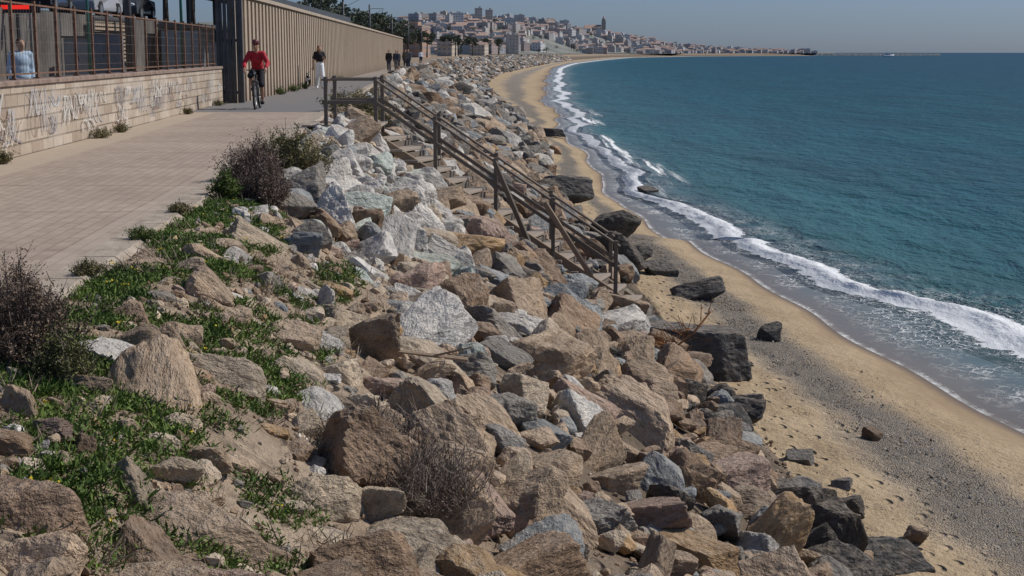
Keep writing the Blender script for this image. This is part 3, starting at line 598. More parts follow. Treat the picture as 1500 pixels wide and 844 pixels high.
for i in range(5):
    x=-8.45+i*.125; mb.box((x,41.9,1.7),(.10,.05,3.4))
for z in(.3,1.8,3.2): mb.box((-8.2,41.95,z),(.62,.04,.08))
obj('panel',mb.mesh('panel',[M_darksteel]),E)
for x in(-8.53,-7.86):
    mb=MB((-8.15,41.85,0)); mb.box((x,41.9,1.75),(.09,.12,3.5)); obj('gate_post',mb.mesh('gate_post',[M_darksteel]),E)
# ------------------------------------------------------------------ stairs (flight skewed slightly towards the south)
E=empty('wooden_staircase',(-3.3,28.6,0),label='weathered wooden staircase with handrails descending to the beach',category='staircase'); sb=(-3.3,28.6,0)
def part(name,mb,mat,par=E,bv=.008,**k):
    o=obj(name,mb.mesh(name,[mat]),par,**k)
    if bv: bevel(o,bv)
    return o
HW=.66
X0,X1,Z0,Z1=-2.6,2.62,0.0,-3.46; NS=17; dx=(X1-X0)/NS; dz=(Z1-Z0)/NS
RM=Matrix.Rotation(-math.atan(SKEW),3,'Z')
for i in range(1,NS):
    x=X0+dx*i; z=Z0+dz*i; yc=stc(x)
    mb=MB(sb); mb.box((x-dx*.35,yc,z-.03),(dx*1.12,2*HW,.06),M=RM); part('tread',mb,M_tread)
    mb=MB(sb); mb.box((x+dx*.10,yc,z-.03+dz*.5-.03),(.03,2*HW-.1,abs(dz)-.066),M=RM); part('riser',mb,M_wood)
for s in(-1,1):
    mb=MB(sb); mb.beam((X0-.05,stc(X0-.05)+s*(HW-.04),-.20),(X1+.28,stc(X1+.28)+s*(HW-.04),Z1-.22),.06,.17); part('stringer',mb,M_woodpale)
mb=MB(sb)
for i in range(8): mb.box((-4.1+.195*i+.09,28.6,.035),(.185,2*HW+.2,.05))
part('landing_deck',mb,M_tread)
slope=(Z1-Z0)/(X1-X0)
for s in(-1,1):
    ho=s*(HW+.06)
    for x in(-3.62,-2.65,-1.48,-.31,.78,1.95):
        zb=0 if x<=-2.6 else (x-X0)*slope; mb=MB(sb); mb.box((x,stc(x)+ho,zb-.25+.6),(.075,.07,1.28)); part('post',mb,M_wood)
    for hgt,w_,h_ in((.93,.08,.04),(.50,.03,.075)):
        mb=MB(sb); mb.beam((-3.7,28.6+ho-.003,hgt),(-2.64,28.6+ho-.003,hgt),w_,h_); part('handrail',mb,M_wood)
        mb=MB(sb); mb.beam((-2.66,28.6+ho+.003,hgt),(2.02,stc(2.02)+ho+.003,hgt+(2.02-X0)*slope),w_,h_); part('handrail',mb,M_wood)
mb=MB(sb); mb.beam((-.33,stc(-.33)-HW-.16,-.60),(.62,stc(.6)-HW-.9,-2.75),.05,.11); part('broken_rail',mb,M_wood)
mb=MB(sb); mb.beam((.62,stc(.6)-HW-.16,-1.35),(1.5,stc(1.5)-HW-.4,-2.7),.05,.10); part('broken_rail',mb,M_woodpale)
mb=MB(sb); mb.box((-3.15,28.6-HW-.14,-.17),(1.2,.08,.2)); part('landing_beam',mb,M_wood)
# ------------------------------------------------------------------ people
def capsV(p0,p1,r0,r1,sub=3):
    V,F=ico(sub); p0=np.array(p0,float);p1=np.array(p1,float); d=p1-p0; L=np.linalg.norm(d); d=d/L if L>1e-6 else np.array((0,0,1.))
    k=(V@d)>0; return np.where(k[:,None],p1+V*r1,p0+V*r0),F
def blob(name,caps,ells,vox,mat,sub=3):
    VV=[];FF=[];b=0
    for c in caps: V,F=capsV(*c,sub); VV.append(V);FF.append(F+b);b+=len(V)
    for c,r in ells: V,F=ico(sub); VV.append(V*np.array(r)+np.array(c));FF.append(F+b);b+=len(V)
    m=fast_mesh(name,np.vstack(VV),np.vstack(FF),True,[mat]); o=bpy.data.objects.new('tmp',m); link(o)
    r=o.modifiers.new('r','REMESH'); r.mode='VOXEL'; r.voxel_size=vox; r.use_smooth_shade=True
    s=o.modifiers.new('s','SMOOTH'); s.factor=.5; s.iterations=2
    dg=bpy.context.evaluated_depsgraph_get(); me=bpy.data.meshes.new_from_object(o.evaluated_get(dg)); me.name=name
    if not me.materials: me.materials.append(mat)
    bpy.data.objects.remove(o); return me
A=lambda *v: np.array(v,float)
def person(loc,rot,J,label,top,bottom,vox=.010,hair=M_hair,hairlen=0,sleeve=1.0,legs=1.0,loose=1.0,shoes=M_blackcloth,helmet=None,curl=0,scale=1,group=None,crop=False):
    J={k:A(*v) for k,v in J.items()}; e=empty('person',loc,rot,label=label,category='person'); e.scale=(scale,)*3
    if group: e['group']=group
    caps=[];ells=[]; hd=J['head']; ch=J['chest']; pe=J['pelvis']; nk=J['neck']
    wa=(pe+ch)/2
    ells+=[(ch,(.155,.105,.16)),(pe,(.15,.115,.12)),(wa,(.13,.095,.15))]
    caps+=[(J['shL'],J['shR'],.055,.055),(ch,nk,.09,.055),(nk,hd,.052,.05)]
    ells+=[(hd,(.074,.092,.112)),(hd+A(0,-.02,-.06),(.052,.062,.055))]
    caps+=[(hd+A(0,-.088,.012),hd+A(0,-.106,-.02),.010,.015)]; ells+=[(hd+A(0,-.085,-.055),(.024,.012,.009))]
    for s in(-1,1): ells.append((hd+A(s*.076,.005,-.005),(.012,.02,.03)))
    for S in 'LR':
        sh,el,ha=J['sh'+S],J['el'+S],J['ha'+S]; caps+=[(sh,el,.05,.038),(el,ha,.038,.025)]
        f=(ha-el); f/=np.linalg.norm(f); side=A(1 if S=='L' else -1,0,0); side=side-f*side.dot(f); side/=np.linalg.norm(side); pn=np.cross(f,side)
        if vox<.015:
            caps.append((ha+f*.02,ha+f*.075,.022,.026)); ct=J.get('palm'+S,pn*.6+f*.2)
            for i,l in enumerate((.070,.078,.072,.055)):
                o0=ha+f*.09+side*(.027-.018*i)*1.0; mid_=o0+f*l*.5+ct*l*.25*(1+curl); caps+=[(o0,mid_,.009,.009),(mid_,mid_+(f*(.45-.6*curl)+ct*(.5+curl*.6))*l*.6,.0085,.0075)]
            caps+=[(ha+f*.03+side*.025,ha+f*.065+side*.05,.011,.0095),(ha+f*.065+side*.05,ha+f*.10+side*.045+ct*.02,.0095,.008)]
        else: caps.append((ha,ha+f*.12,.025,.02))
        hp,kn,an,to=J['hip'+S],J['kn'+S],J['an'+S],J['to'+S]; cm=kn+(an-kn)*.3
        caps+=[(hp,kn,.085,.054),(kn,cm,.052,.056),(cm,an,.056,.036),(an,an+(to-an)*.3,.04,.04),(an+(to-an)*.2,to,.04,.03)]
    obj('body',blob('body',caps,ells,vox,M_skin),e)
    g=.014*loose; caps=[(J['shL'],J['shR'],.06+g,.06+g),(ch,nk-A(0,0,.045),.1+g,.06)]; ells=[(ch,(.165+g,.115+g,.17)),(wa+A(0,0,.06 if crop else 0),(.145+g,.108+g,.15 if crop else .17))]
    if not crop: ells.append((pe+A(0,0,.03),(.158+g,.122+g,.11)))
    for S in 'LR':
        sh,el,ha=J['sh'+S],J['el'+S],J['ha'+S]
        if sleeve<=.5: caps.append((sh,sh+(el-sh)*sleeve*2,.058+g,.050+g))
        else: caps+=[(sh,el,.056+g,.046+g),(el,el+(ha-el)*(sleeve-.5)*1.9,.046+g,.034+g)]
    obj('shirt',blob('shirt',caps,ells,vox,top),e)
    caps=[];ells=[(pe+A(0,0,-.01),(.160+.012*loose,.128,.13))]
    for S in 'LR':
        hp,kn,an=J['hip'+S],J['kn'+S],J['an'+S]; caps.append((hp,kn,.093+.008*loose,.062+.016*loose))
        if legs>.5: caps.append((kn,kn+(an-kn)*(legs-.5)*1.9,.062+.016*loose,.046+.03*loose))
    obj('trousers' if legs>.5 else 'shorts',blob('trousers',caps,ells,vox,bottom),e)
    for S in 'LR':
        an,to=J['an'+S],J['to'+S]; d=to-an
        obj('shoe',blob('shoe',[(an+A(0,.02,-.03),an+d*.5+A(0,0,-.01),.046,.045),(an+d*.4,to,.044,.036)],[],vox,shoes),e)
    caps=[];ells=[(hd+A(0,.02,.035),(.084,.092,.092))]
    if hairlen: caps=[(hd+A(0,.07,.03),hd+A(0,.09,-hairlen),.07,.045),(hd+A(.055,.03,.03),hd+A(.07,.04,-hairlen*.8),.035,.03),(hd+A(-.055,.03,.03),hd+A(-.07,.04,-hairlen*.8),.035,.03)]
    if helmet is None: obj('hair',blob('hair',caps,ells,vox,hair),e)
    else:
        obj('helmet',blob('helmet',[(hd+A(0,-.06,.10),hd+A(0,.08,.09),.075,.08),(hd+A(0,-.10,.075),hd+A(0,-.12,.07),.05,.03)],[(hd+A(0,.01,.075),(.098,.125,.085))],vox,helmet),e)
    if vox<.015:
        for s in(-1,1):
            mb=MB(); mb.ball(tuple(hd+A(s*.030,-.084,.012)),.011,0); obj('eye',mb.mesh('eye',[M_black],True),e)
    return e
Jc=dict(pelvis=(0,.24,1.0),chest=(0,.05,1.30),neck=(0,-.03,1.47),head=(0,-.07,1.62),shL=(.175,.0,1.42),shR=(-.175,.0,1.42),elL=(.30,-.10,1.18),elR=(-.30,-.10,1.18),haL=(.27,-.31,1.06),haR=(-.27,-.31,1.06),palmL=(0,-.3,-1),palmR=(0,-.3,-1),
 hipL=(.09,.22,.98),hipR=(-.09,.22,.98),knL=(.13,-.13,.63),knR=(-.15,-.17,.86),anL=(.12,.12,.20),anR=(-.12,.12,.545),toL=(.125,-.03,.17),toR=(-.125,-.03,.515))
CX,CY=-6.62,37.3
person((CX,CY,.0),.06,Jc,'cyclist in red jersey, black shorts and helmet riding a bicycle',M_red,M_blackcloth,sleeve=.95,legs=.5,helmet=simple('helmet_dark_red',(.12,.03,.03),.4,.2),curl=.8,shoes=M_blackcloth)
B=empty('bicycle',(CX,CY,0),.06,label='black mountain bike ridden along the promenade',category='bicycle')
for y in(-.52,.53):
    W=empty('wheel',(0,y,.345),0,B); mb=MB(); mb.torus((0,0,0),.318,.027,40,8); obj('tyre',mb.mesh('tyre',[M_rubber],True),W)
    mb=MB(); mb.torus((0,0,0),.288,.010,40,6)
    for k in range(18):
        a=k*math.pi/9; mb.cyl((.02*(-1)**k,0,0),(0,.285*math.cos(a),.285*math.sin(a)),.0022,n=4)
    mb.cyl((-.05,0,0),(.05,0,0),.018,n=8); obj('rim',mb.mesh('rim',[M_metal]),W)
M_frame=simple('bike_frame',(.03,.03,.035),.35,.2)
mb=MB(); bb=(0,.08,.30); sc_=(0,.20,.78); ht=(0,-.33,.86); hb=(0,-.36,.74); ra=(0,.53,.345)
for a,b,r in((bb,sc_,.017),(sc_,ht,.018),(hb,bb,.022),(ht,hb,.02)): mb.cyl(a,b,r,n=8)
for s in(-.06,.06):
    for q in(bb,sc_): mb.cyl((s*.4,q[1],q[2]),(s,ra[1],ra[2]),.009,n=6)
mb.cyl(sc_,(0,.235,.92),.014)
obj('frame',mb.mesh('frame',[M_frame],True),B)
mb=MB(); mb.cyl(hb,(0,-.375,.70),.02)
for s in(-.065,.065): mb.cyl((s,-.375,.72),(s,-.52,.345),.016,.012)
mb.cyl((-.07,-.375,.715),(.07,-.375,.715),.018); obj('fork',mb.mesh('fork',[M_frame],True),B)
mb=MB(); mb.cyl(ht,(0,-.36,1.0),.017); mb.cyl((-.33,-.355,1.01),(0,-.375,1.0),.013); mb.cyl((0,-.375,1.0),(.33,-.355,1.01),.013)
for s in(-1,1): mb.cyl((s*.21,-.36,1.01),(s*.335,-.352,1.012),.018); mb.cyl((s*.2,-.37,1.0),(s*.29,-.43,.985),.006,n=5)
obj('handlebar',mb.mesh('handlebar',[M_black],True),B)
mb=MB(); mb.ball((0,.29,.94),(.075,.09,.03)); mb.ball((0,.19,.94),(.03,.12,.022)); obj('saddle',mb.mesh('saddle',[M_black],True),B)
mb=MB(); mb.cyl((-.07,.08,.30),(.07,.08,.30),.018); mb.cyl((.07,.08,.30),(.075,.08,.13),.011,.009); mb.cyl((-.07,.08,.30),(-.075,.08,.47),.011,.009); mb.torus((.045,.08,.30),.08,.006,24,5); obj('crank',mb.mesh('crank',[M_metal],True),B)
for s,z in((1,.13),(-1,.47)):
    mb=MB(); mb.box((s*.12,.08,z),(.09,.08,.02)); obj('pedal',mb.mesh('pedal',[M_black]),B)
mb=MB(); mb.cyl((0,-.40,.93),(0,-.43,.93),.03,.035,12); obj('headlight',mb.mesh('headlight',[M_metal]),B)
Jw=dict(pelvis=(0,0,.95),chest=(0,-.01,1.27),neck=(0,-.005,1.43),head=(0,-.03,1.56),shL=(.15,0,1.37),shR=(-.15,0,1.37),elL=(.20,-.02,1.10),elR=(-.21,.05,1.11),haL=(.12,-.22,1.18),haR=(-.24,-.06,.88),
 hipL=(.08,0,.90),hipR=(-.08,0,.90),knL=(.085,-.14,.51),knR=(-.08,.02,.49),anL=(.08,-.18,.09),anR=(-.08,.22,.14),toL=(.09,-.33,.05),toR=(-.085,.08,.04))
person((-7.76,58,0),.35,Jw,'woman in black top and loose white trousers walking with a dog',M_blackcloth,M_white,hairlen=.12,sleeve=.3,legs=.98,loose=1.6,shoes=M_white,hair=simple('light_brown_hair',(.13,.07,.035),.6,.3,40),crop=True,scale=1.03)
D=empty('dog',(-8.20,57.7,0),.1,label='black and white dog walking beside the woman',category='dog')
caps=[((0,.22,.42),(0,-.16,.41),.085,.115),((0,-.2,.44),(0,-.33,.56),.07,.055),((0,-.34,.58),(0,-.38,.585),.062,.05),((0,-.38,.575),(0,-.48,.55),.036,.026),((0,.28,.45),(0,.42,.52),.022,.012),((.04,-.31,.62),(.055,-.30,.68),.016,.008),((-.04,-.31,.62),(-.055,-.30,.68),.016,.008)]
for s,dy in((1,.05),(-1,-.05)):
    caps+=[((s*.06,-.19,.38),(s*.06,-.17+dy,.22),.045,.026),((s*.06,-.17+dy,.22),(s*.06,-.19+dy*2,.03),.024,.02),((s*.06,-.19+dy*2,.025),(s*.06,-.23+dy*2,.02),.024,.018)]
    caps+=[((s*.06,.22,.38),(s*.065,.15-dy,.26),.06,.036),((s*.065,.15-dy,.26),(s*.06,.27-dy,.16),.032,.022),((s*.06,.27-dy,.16),(s*.06,.24-dy,.03),.022,.018),((s*.06,.24-dy,.025),(s*.06,.20-dy,.02),.024,.018)]
t=NT('dog_fur',.9); t.col(t.mix(t.mr(t.noise(t.coord(),5,2),.52,.56),(.02,.018,.018),(.5,.48,.45))); obj('body',blob('body',caps,[],.012,t.mat),D)
mb=MB((-8.02,57.9,0)); mb.cyl((-8.0,57.9,.90),(-8.20,57.45,.52),.006,n=5); obj('dog_leash',mb.mesh('dog_leash',[M_black]),loc=(-8.02,57.9,0),label='thin black leash between the hand and the dog',category='leash')
Jp=dict(pelvis=(0,0,.96),chest=(0,0,1.29),neck=(0,0,1.47),head=(0,-.02,1.61),shL=(.18,0,1.41),shR=(-.18,0,1.41),elL=(.23,.03,1.13),elR=(-.23,.03,1.13),haL=(.21,-.08,.88),haR=(-.21,-.05,.88),
 hipL=(.09,0,.91),hipR=(-.09,0,.91),knL=(.10,-.1,.50),knR=(-.09,.03,.50),anL=(.10,-.08,.09),anR=(-.09,.18,.13),toL=(.11,-.23,.05),toR=(-.095,.04,.05))
M_navy=simple('navy_cloth',(.045,.055,.08),.8,.2); M_greyc=simple('grey_cloth',(.13,.13,.135),.8,.2); M_olivec=simple('olive_cloth',(.10,.09,.06),.8,.2)
for i,(x,y,c1,c2,lab) in enumerate([(-9.75,114,M_blackcloth,M_navy,'walker in black jacket and navy trousers on the promenade'),(-9.35,118,M_greyc,M_blackcloth,'walker in grey jacket and black trousers'),(-9.1,113,M_navy,M_greyc,'walker in navy jacket and grey trousers'),(-8.8,119,M_olivec,M_navy,'walker in olive coat and dark blue trousers'),(-8.35,116,M_greyc,M_navy,'walker in dark grey coat beside the rocks')]):
    person((x,y,0),.3*math.sin(i*3),Jp,lab,c1,c2,vox=.02,group='group of walkers on the promenade',scale=.96+.04*math.sin(i*5))
person((-11.4,180,0),.2,Jp,'distant walker in pale top and dark trousers',M_white,M_navy,vox=.025)
person((-9.55,28,0),.8,Jp,'person in pale blue clothes standing behind the fence',M_blue,M_white,vox=.02)
# ------------------------------------------------------------------ behind the fence: railway side
mb=MB((-16,60,0)); mb.box((-16.15,75,1.4),(.3,90,2.9)); obj('retaining_wall',mb.mesh('retaining_wall',[simple('old_concrete',(.12,.11,.10),.9,.45,.8)]),loc=(-16,60,0),label='dark stained concrete retaining wall behind the railway',category='wall')
mb=MB(); mb.poly([(-46,30,2.87),(-16.0,30,2.87),(-16.0,120,2.87),(-46,120,2.87)],[(0,1,2,3)]); obj('road',mb.mesh('road',[M_asph]),kind='structure')
E=empty('slatted_screen',(-15.7,57,.9),label='beige louvred screen in a frame against the retaining wall',category='screen'); mb=MB((-15.7,57,.9))
for k in range(11): mb.box((-15.7,57,1.15+k*.15),(.06,5.6,.09))
obj('slats',mb.mesh('slats',[simple('beige_slat',(.38,.30,.21),.7,.1)]),E); mb=MB((-15.7,57,.9))
for y in(54.1,57,59.9): mb.box((-15.68,y,1.8),(.12,.1,1.9))
for z in(.87,2.73): mb.box((-15.66,57,z),(.1,5.9,.09))
obj('frame',mb.mesh('frame',[M_darksteel]),E)
E=empty('platform_shelter',(-14.6,68,0),label='grey glazed platform shelter beside the railway',category='shelter'); mb=MB((-14.6,68,0)); mb.box((-14.6,68,2.62),(2.0,9,.14)); obj('roof',mb.mesh('roof',[M_darksteel]),E)
mg=simple('pale_glass',(.22,.28,.31),.2,.1)
mb=MB((-14.6,68,0)); mb.box((-14.6,63.6,1.4),(1.7,.04,2.0)); obj('glass_pane',mb.mesh('glass_pane',[mg]),E)
mb=MB((-14.6,68,0)); mb.box((-15.4,68,1.4),(.04,8.6,2.0)); obj('glass_pane',mb.mesh('glass_pane',[mg]),E)
for y in(63.7,66.5,69.5,72.3):
    mb=MB((-14.6,68,0)); mb.box((-13.75,y,1.3),(.08,.08,2.6)); obj('post',mb.mesh('post',[M_darksteel]),E)
def cabinet(x,y,w,h,mat,lab):
    E=empty('railway_cabinet',(x,y,0),.1,label=lab,category='equipment cabinet',group='cabinets along the railway'); mb=MB(); mb.box((0,0,h/2+.6),(w,.5,h)); mb.box((0,0,.3),(w*.9,.45,.6)); o=obj('body',mb.mesh('body',[mat]),E); bevel(o,.015)
    mb=MB(); mb.box((0,0,h+.64),(w+.1,.6,.06)); obj('roof',mb.mesh('roof',[M_darksteel]),E)
    for s in(-1,1):
        mb=MB(); mb.box((s*w*.24,-.262,h/2+.6),(w*.44,.02,h*.88)); mb.box((s*w*.06,-.28,h/2+.6),(.02,.03,.14),1); obj('door',mb.mesh('door',[mat,M_black]),E)
cab1=simple('cabinet_grey',(.25,.26,.26),.6,.15); cab2=simple('cabinet_blue_grey',(.14,.18,.22),.6,.15)
cabinet(-14.2,50.5,1.1,1.5,cab2,'blue-grey two-door equipment cabinet beside the railway'); cabinet(-13.9,46.2,.8,1.3,cab1,'pale grey equipment cabinet beside the railway'); cabinet(-12.2,61,1.2,1.3,cab1,'pale grey two-door equipment cabinet beside the railway')
def mast(x,y,h,r,mat,lab,arm=True):
    E=empty('catenary_mast',(x,y,0),label=lab,category='mast',group='masts along the railway'); mb=MB(); mb.cyl((0,0,0),(0,0,h),r,r*.8,10); obj('pole',mb.mesh('pole',[mat],True),E)
    mb=MB(); mb.box((0,0,.15),(r*4,r*4,.3)); obj('base',mb.mesh('base',[M_darksteel]),E)
    if arm:
        mb=MB(); mb.cyl((0,0,h*.93),(1.8,0,h*.93),.03); mb.cyl((0,0,h*.8),(1.8,0,h*.92),.02); obj('bracket',mb.mesh('bracket',[mat]),E)
mgreen=simple('green_paint',(.04,.14,.11),.5,.1)
mast(-13,49,7,.13,M_darksteel,'thick dark steel mast by the railway'); mast(-12,52.5,7,.06,mgreen,'thin green painted mast by the railway',False); mast(-12.9,44,6,.05,mgreen,'thin green painted mast by the railway',False)
for y in(150,185,230,280,340): mast(-14.5-.02*y,y,7.5,.14,M_darksteel,'dark lattice-like railway catenary mast')
E=empty('info_display',(-15.6,45.6,2.9),label='black display board with red lit strip on a post',category='sign'); mb=MB((-15.6,45.6,2.9)); mb.box((-15.6,45.6,2.86),(1.5,.10,.36)); obj('board',mb.mesh('board',[M_black]),E)
tr=NT('red_led'); tr.col((.6,.01,.01)); tr.b.inputs['Emission Color'].default_value=(1,.03,.02,1); tr.b.inputs['Emission Strength'].default_value=.8
mb=MB((-15.6,45.6,2.9)); mb.box((-15.62,45.542,2.86),(.9,.01,.13)); obj('lit_strip',mb.mesh('lit_strip',[tr.mat]),E); mb=MB((-15.6,45.6,2.9)); mb.box((-15.6,45.7,1.3),(.1,.1,2.7)); obj('post',mb.mesh('post',[M_darksteel]),E)
def car(x,y,z,rot,paint,lab):
    E=empty('parked_car',(x,y,z),rot,label=lab,category='car',group='cars parked on the road above the railway')
    pf=[(-2.1,.25),(-2.15,.55),(-2.05,.8),(-1.2,.93),(-.5,1.38),(.9,1.42),(1.65,1.0),(2.1,.92),(2.12,.5),(2.05,.25)]
    mb=MB(); n=len(pf); vs=[]
    for s in(-1,1):
        for (a,b) in pf: vs.append((s*(.85 if b<1.0 else .68),a,b))
    fs=[tuple(range(n)),tuple(range(2*n-1,n-1,-1))]+[(i,n+i,n+(i+1)%n,(i+1)%n) for i in range(n)]
    mb.poly(vs,fs); o=obj('body',mb.mesh('body',[paint]),E); bevel(o,.06,2)
    for s in(-1,1):
        mb=MB(); mb.poly([(s*.83,-1.0,.97),(s*.73,-.45,1.30),(s*.72,.8,1.32),(s*.83,1.3,1.0)],[(0,1,2,3)]); obj('window',mb.mesh('window',[M_glass]),E)
        for yy_ in(-1.3,1.35):
            mb=MB(); mb.cyl((s*.66,yy_,.32),(s*.88,yy_,.32),.32,n=20); mb.cyl((s*.87,yy_,.32),(s*.89,yy_,.32),.18,n=12,mi=1); obj('wheel',mb.mesh('wheel',[M_rubber,M_metal]),E)
        mb=MB(); mb.ball((s*.6,-2.12,.66),(.16,.05,.08)); obj('headlight',mb.mesh('headlight',[M_whitepaint],True),E)
    mb=MB(); mb.poly([(-.66,-1.19,.96),(.66,-1.19,.96),(.6,-.56,1.36),(-.6,-.56,1.36)],[(0,1,2,3)]); obj('windscreen',mb.mesh('windscreen',[M_glass]),E)
car(-17.6,54,2.88,.1,simple('car_black',(.02,.02,.024),.25,.1),'black car parked on the road above the railway'); car(-17.5,66,2.88,.05,simple('car_dark_grey',(.05,.055,.06),.25,.1),'dark grey car parked on the road above the railway'); car(-17.6,60.3,2.88,0,simple('car_silver',(.3,.3,.31),.3,.05),'silver car parked on the road above the railway')
E=empty('station_canopy',(-15.5,90,0),label='long dark station canopy on posts behind the ribbed wall',category='canopy'); mb=MB((-15.5,90,0))
mb.poly([(-13.2,66,4.25),(-18,66,4.6),(-18,122,4.3),(-13.6,122,3.95),(-13.2,66,4.6),(-18,66,4.9),(-18,122,4.6),(-13.6,122,4.35)],[(0,1,2,3),(4,7,6,5),(0,3,7,4),(0,4,5,1),(1,5,6,2),(2,6,7,3)]); obj('roof',mb.mesh('roof',[M_darksteel]),E)
for y in range(68,122,6):
    mb=MB((-15.5,90,0)); mb.box((-15.2,y,2.1),(.15,.15,4.2)); obj('post',mb.mesh('post',[M_darksteel]),E)
# ------------------------------------------------------------------ trees
def crown_mesh(seed,rx,ry,rz,ncl,nl,ls,mat,flat=1.0):
    r=np.random.default_rng(seed); P=[];T=[];C=[]
    for _ in range(ncl):
        d=r.normal(size=3); d/=np.linalg.norm(d); c=d*r.uniform(.45,1.0)*np.array((rx,ry,rz)); C.append(c); tt=r.uniform(.15,.8)+.2*d[2]; cr=r.uniform(.16,.32)*rx
        for _ in range(nl):
            q=r.normal(size=3); q/=np.linalg.norm(q); P.append(c+q*cr*r.random()**.4*np.array((1,1,.65*flat))); T.append(tt)
    m=leafmesh('crown',P,ls,T,mat,asp=1.6,r=r); return m,C
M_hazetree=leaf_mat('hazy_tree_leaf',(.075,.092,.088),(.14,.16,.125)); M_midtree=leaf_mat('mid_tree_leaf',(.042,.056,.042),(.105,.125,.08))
def mktr(mat,off=0,ncl=46,nl=70):
    L=[]
    for k in range(4):
        m,C=crown_mesh(100+k+off,1,1,[.7,.6,.95,.8][k],ncl,nl,.13,mat,.8); mb=MB()
        mb.cyl((0,0,-2.0),(.06,0,-.6),.09,.06,7); mb.cyl((.06,0,-.6),(0,0,.2),.06,.03,6)
        for c in C[:9]: mb.cyl((.05,0,-.6+.3*random.random()),tuple(c*.8),.03,.012,5)
        L.append((m,mb.mesh('trunk',[M_trunk],True)))
    return L
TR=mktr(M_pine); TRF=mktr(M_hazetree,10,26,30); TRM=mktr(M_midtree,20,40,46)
def tree(x,y,z,s,k=None,lab='dark green pine tree with uneven crown',sz=1,name='pine_tree',grp=None,TR=TR):
    cm,tm=TR[random.randrange(4) if k is None else k]; e=empty(name,(x,y,z),random.uniform(0,6.28),label=lab,category='tree')
    if grp: e['group']=grp
    for nm,m in(('trunk',tm),('crown',cm)):
        o=bpy.data.objects.new(nm,m); o.parent=e; o.scale=(s,s,s*sz); o.location=(0,0,2.0*s*sz); link(o)
for x,y,s in[(-24,58,1.8),(-26,66,2.4),(-23,74,2.2),(-26,84,2.6),(-22,92,2.4),(-29,72,3),(-24,50,2.0),(-23,104,2.4),(-26,118,2.8),(-30,95,3)]: tree(x,y,2.85,s,lab='dark green tree above the railway retaining wall',sz=.8)
for x,y,s in[(-23,170,2.4),(-26,200,2.8),(-22,215,2.2),(-28,235,3.4),(-31,180,3.2),(-25,270,3.2),(-25,300,2.8),(-32,310,3.8),(-29,345,3.6),(-24,330,2.4),(-35,260,4.0),(-40,300,5),(-24,380,2.8),(-31,420,3.6),(-26,440,2.8),(-36,380,4.6),(-35,470,4.2),(-32,520,3.6),(-42,560,4.8),(-28,620,3.4),(-38,640,4.2),(-26,700,3.2),(-34,760,3.8),(-46,700,4.6),(-22,560,3.0),(-18,660,3.0),(-14,760,3.4),(-8,840,3.6),(-24,820,4.0),(-36,860,4.4)]: tree(x,y,0,s,lab='tall dark pine tree behind the promenade wall',TR=TRM)
# ------------------------------------------------------------------ hill and town
Yc=tab([-.25,-.1,-.03,.023,.072,.12,.215,.24],[800,850,950,1150,1580,2070,2570,2610]); Hu=tab([-.3,-.12,-.07,-.02,.024,.06,.1,.14,.18,.215,.24],[33,33,36,41,37,30,20,10,4,1.2,0])
def hillz(x,y):
    u=x/y; s=(y-float(Yc(u))-25)/750; s=min(1,max(0,s)); s=s*s*(3-2*s)*.8+.2*s; return .3+float(Hu(u))*s*(1+.15*n3(x*.006,y*.004))
us=np.linspace(-.4,.224,150); ss=np.array([10,30,80,150,230,320,420,520,620,760,900,1100]); V=[]
for s_ in ss:
    for u in us:
        y=float(Yc(u))+s_; x=u*y; V.append((x,y,hillz(x,y)-.05))
t=NT('hillside',.95); p=t.pos(); n=t.noise(p,.02,5,.7); t.col(t.mix(t.mr(n,.4,.6),(.13,.145,.125),(.24,.235,.205))); obj('hill',fast_mesh('hill',np.array(V),gridF(len(ss),len(us)),True,[t.mat]),kind='structure')
M_house=objcol('house_render',.9,.3,.10); M_win=simple('window_dark',(.25,.25,.265),.6,.10,1); M_tile=simple('roof_tile',(.38,.265,.215),.9,.15,1); M_flat=simple('flat_roof',(.42,.40,.385),.9,.12,1)
def housemesh(w,d,h,gable,seed):
    r=random.Random(seed); mb=MB(); mb.box((0,0,h/2-1),(w,d,h+2))
    fl=max(1,int(h/3.1)); nw=max(2,int(w/3))
    for f in range(fl):
        z=f*3.1+1.7
        for k in range(nw):
            x=-w/2+w*(k+.5)/nw; ww_=r.choice([1.1,1.1,1.8]); mb.box((x,-d/2,z),(ww_,.12,1.4),1)
            mb.box((w/2,-d/2+d*(k+.5)/nw,z),(.12,1.2,1.4),1)
        if h>9 and r.random()<.8: mb.box((0,-d/2-.4,z-.95),(w*.7,.9,.15),0)
    if gable: mb.poly([(-w/2-.3,-d/2-.3,h),(w/2+.3,-d/2-.3,h),(w/2+.3,d/2+.3,h),(-w/2-.3,d/2+.3,h),(-w/2-.3,0,h+w*.16),(w/2+.3,0,h+w*.16)],[(0,1,5,4),(2,3,4,5),(0,4,3),(1,2,5),(0,3,2,1)],2)
    else:
        mb.box((0,0,h+.1),(w+.3,d+.3,.4),3); mb.box((w*.15,0,h+1.2),(w*.3,d*.4,2.0),0)
    return mb.mesh('house',[M_house,M_win,M_tile,M_flat])
HM=[housemesh(w,d,h,g,i) for i,(w,d,h,g) in enumerate([(11,10,6.4,1),(13,11,6.4,1),(9,9,9.4,0),(14,11,9.4,1),(15,12,12.5,0),(11,11,9.4,0),(17,12,15.5,0),(10,10,18.6,0),(15,12,6.4,1),(10,9,6.4,1)])]
HC=[(.76,.73,.68),(.68,.60,.50),(.56,.44,.33),(.82,.80,.77),(.50,.35,.28),(.42,.40,.38),(.70,.63,.55)]; HN=['white','cream','ochre','off-white','terracotta','grey','beige']
cnt=0; HX=np.zeros(1300); HY=np.zeros(1300); houses=[]
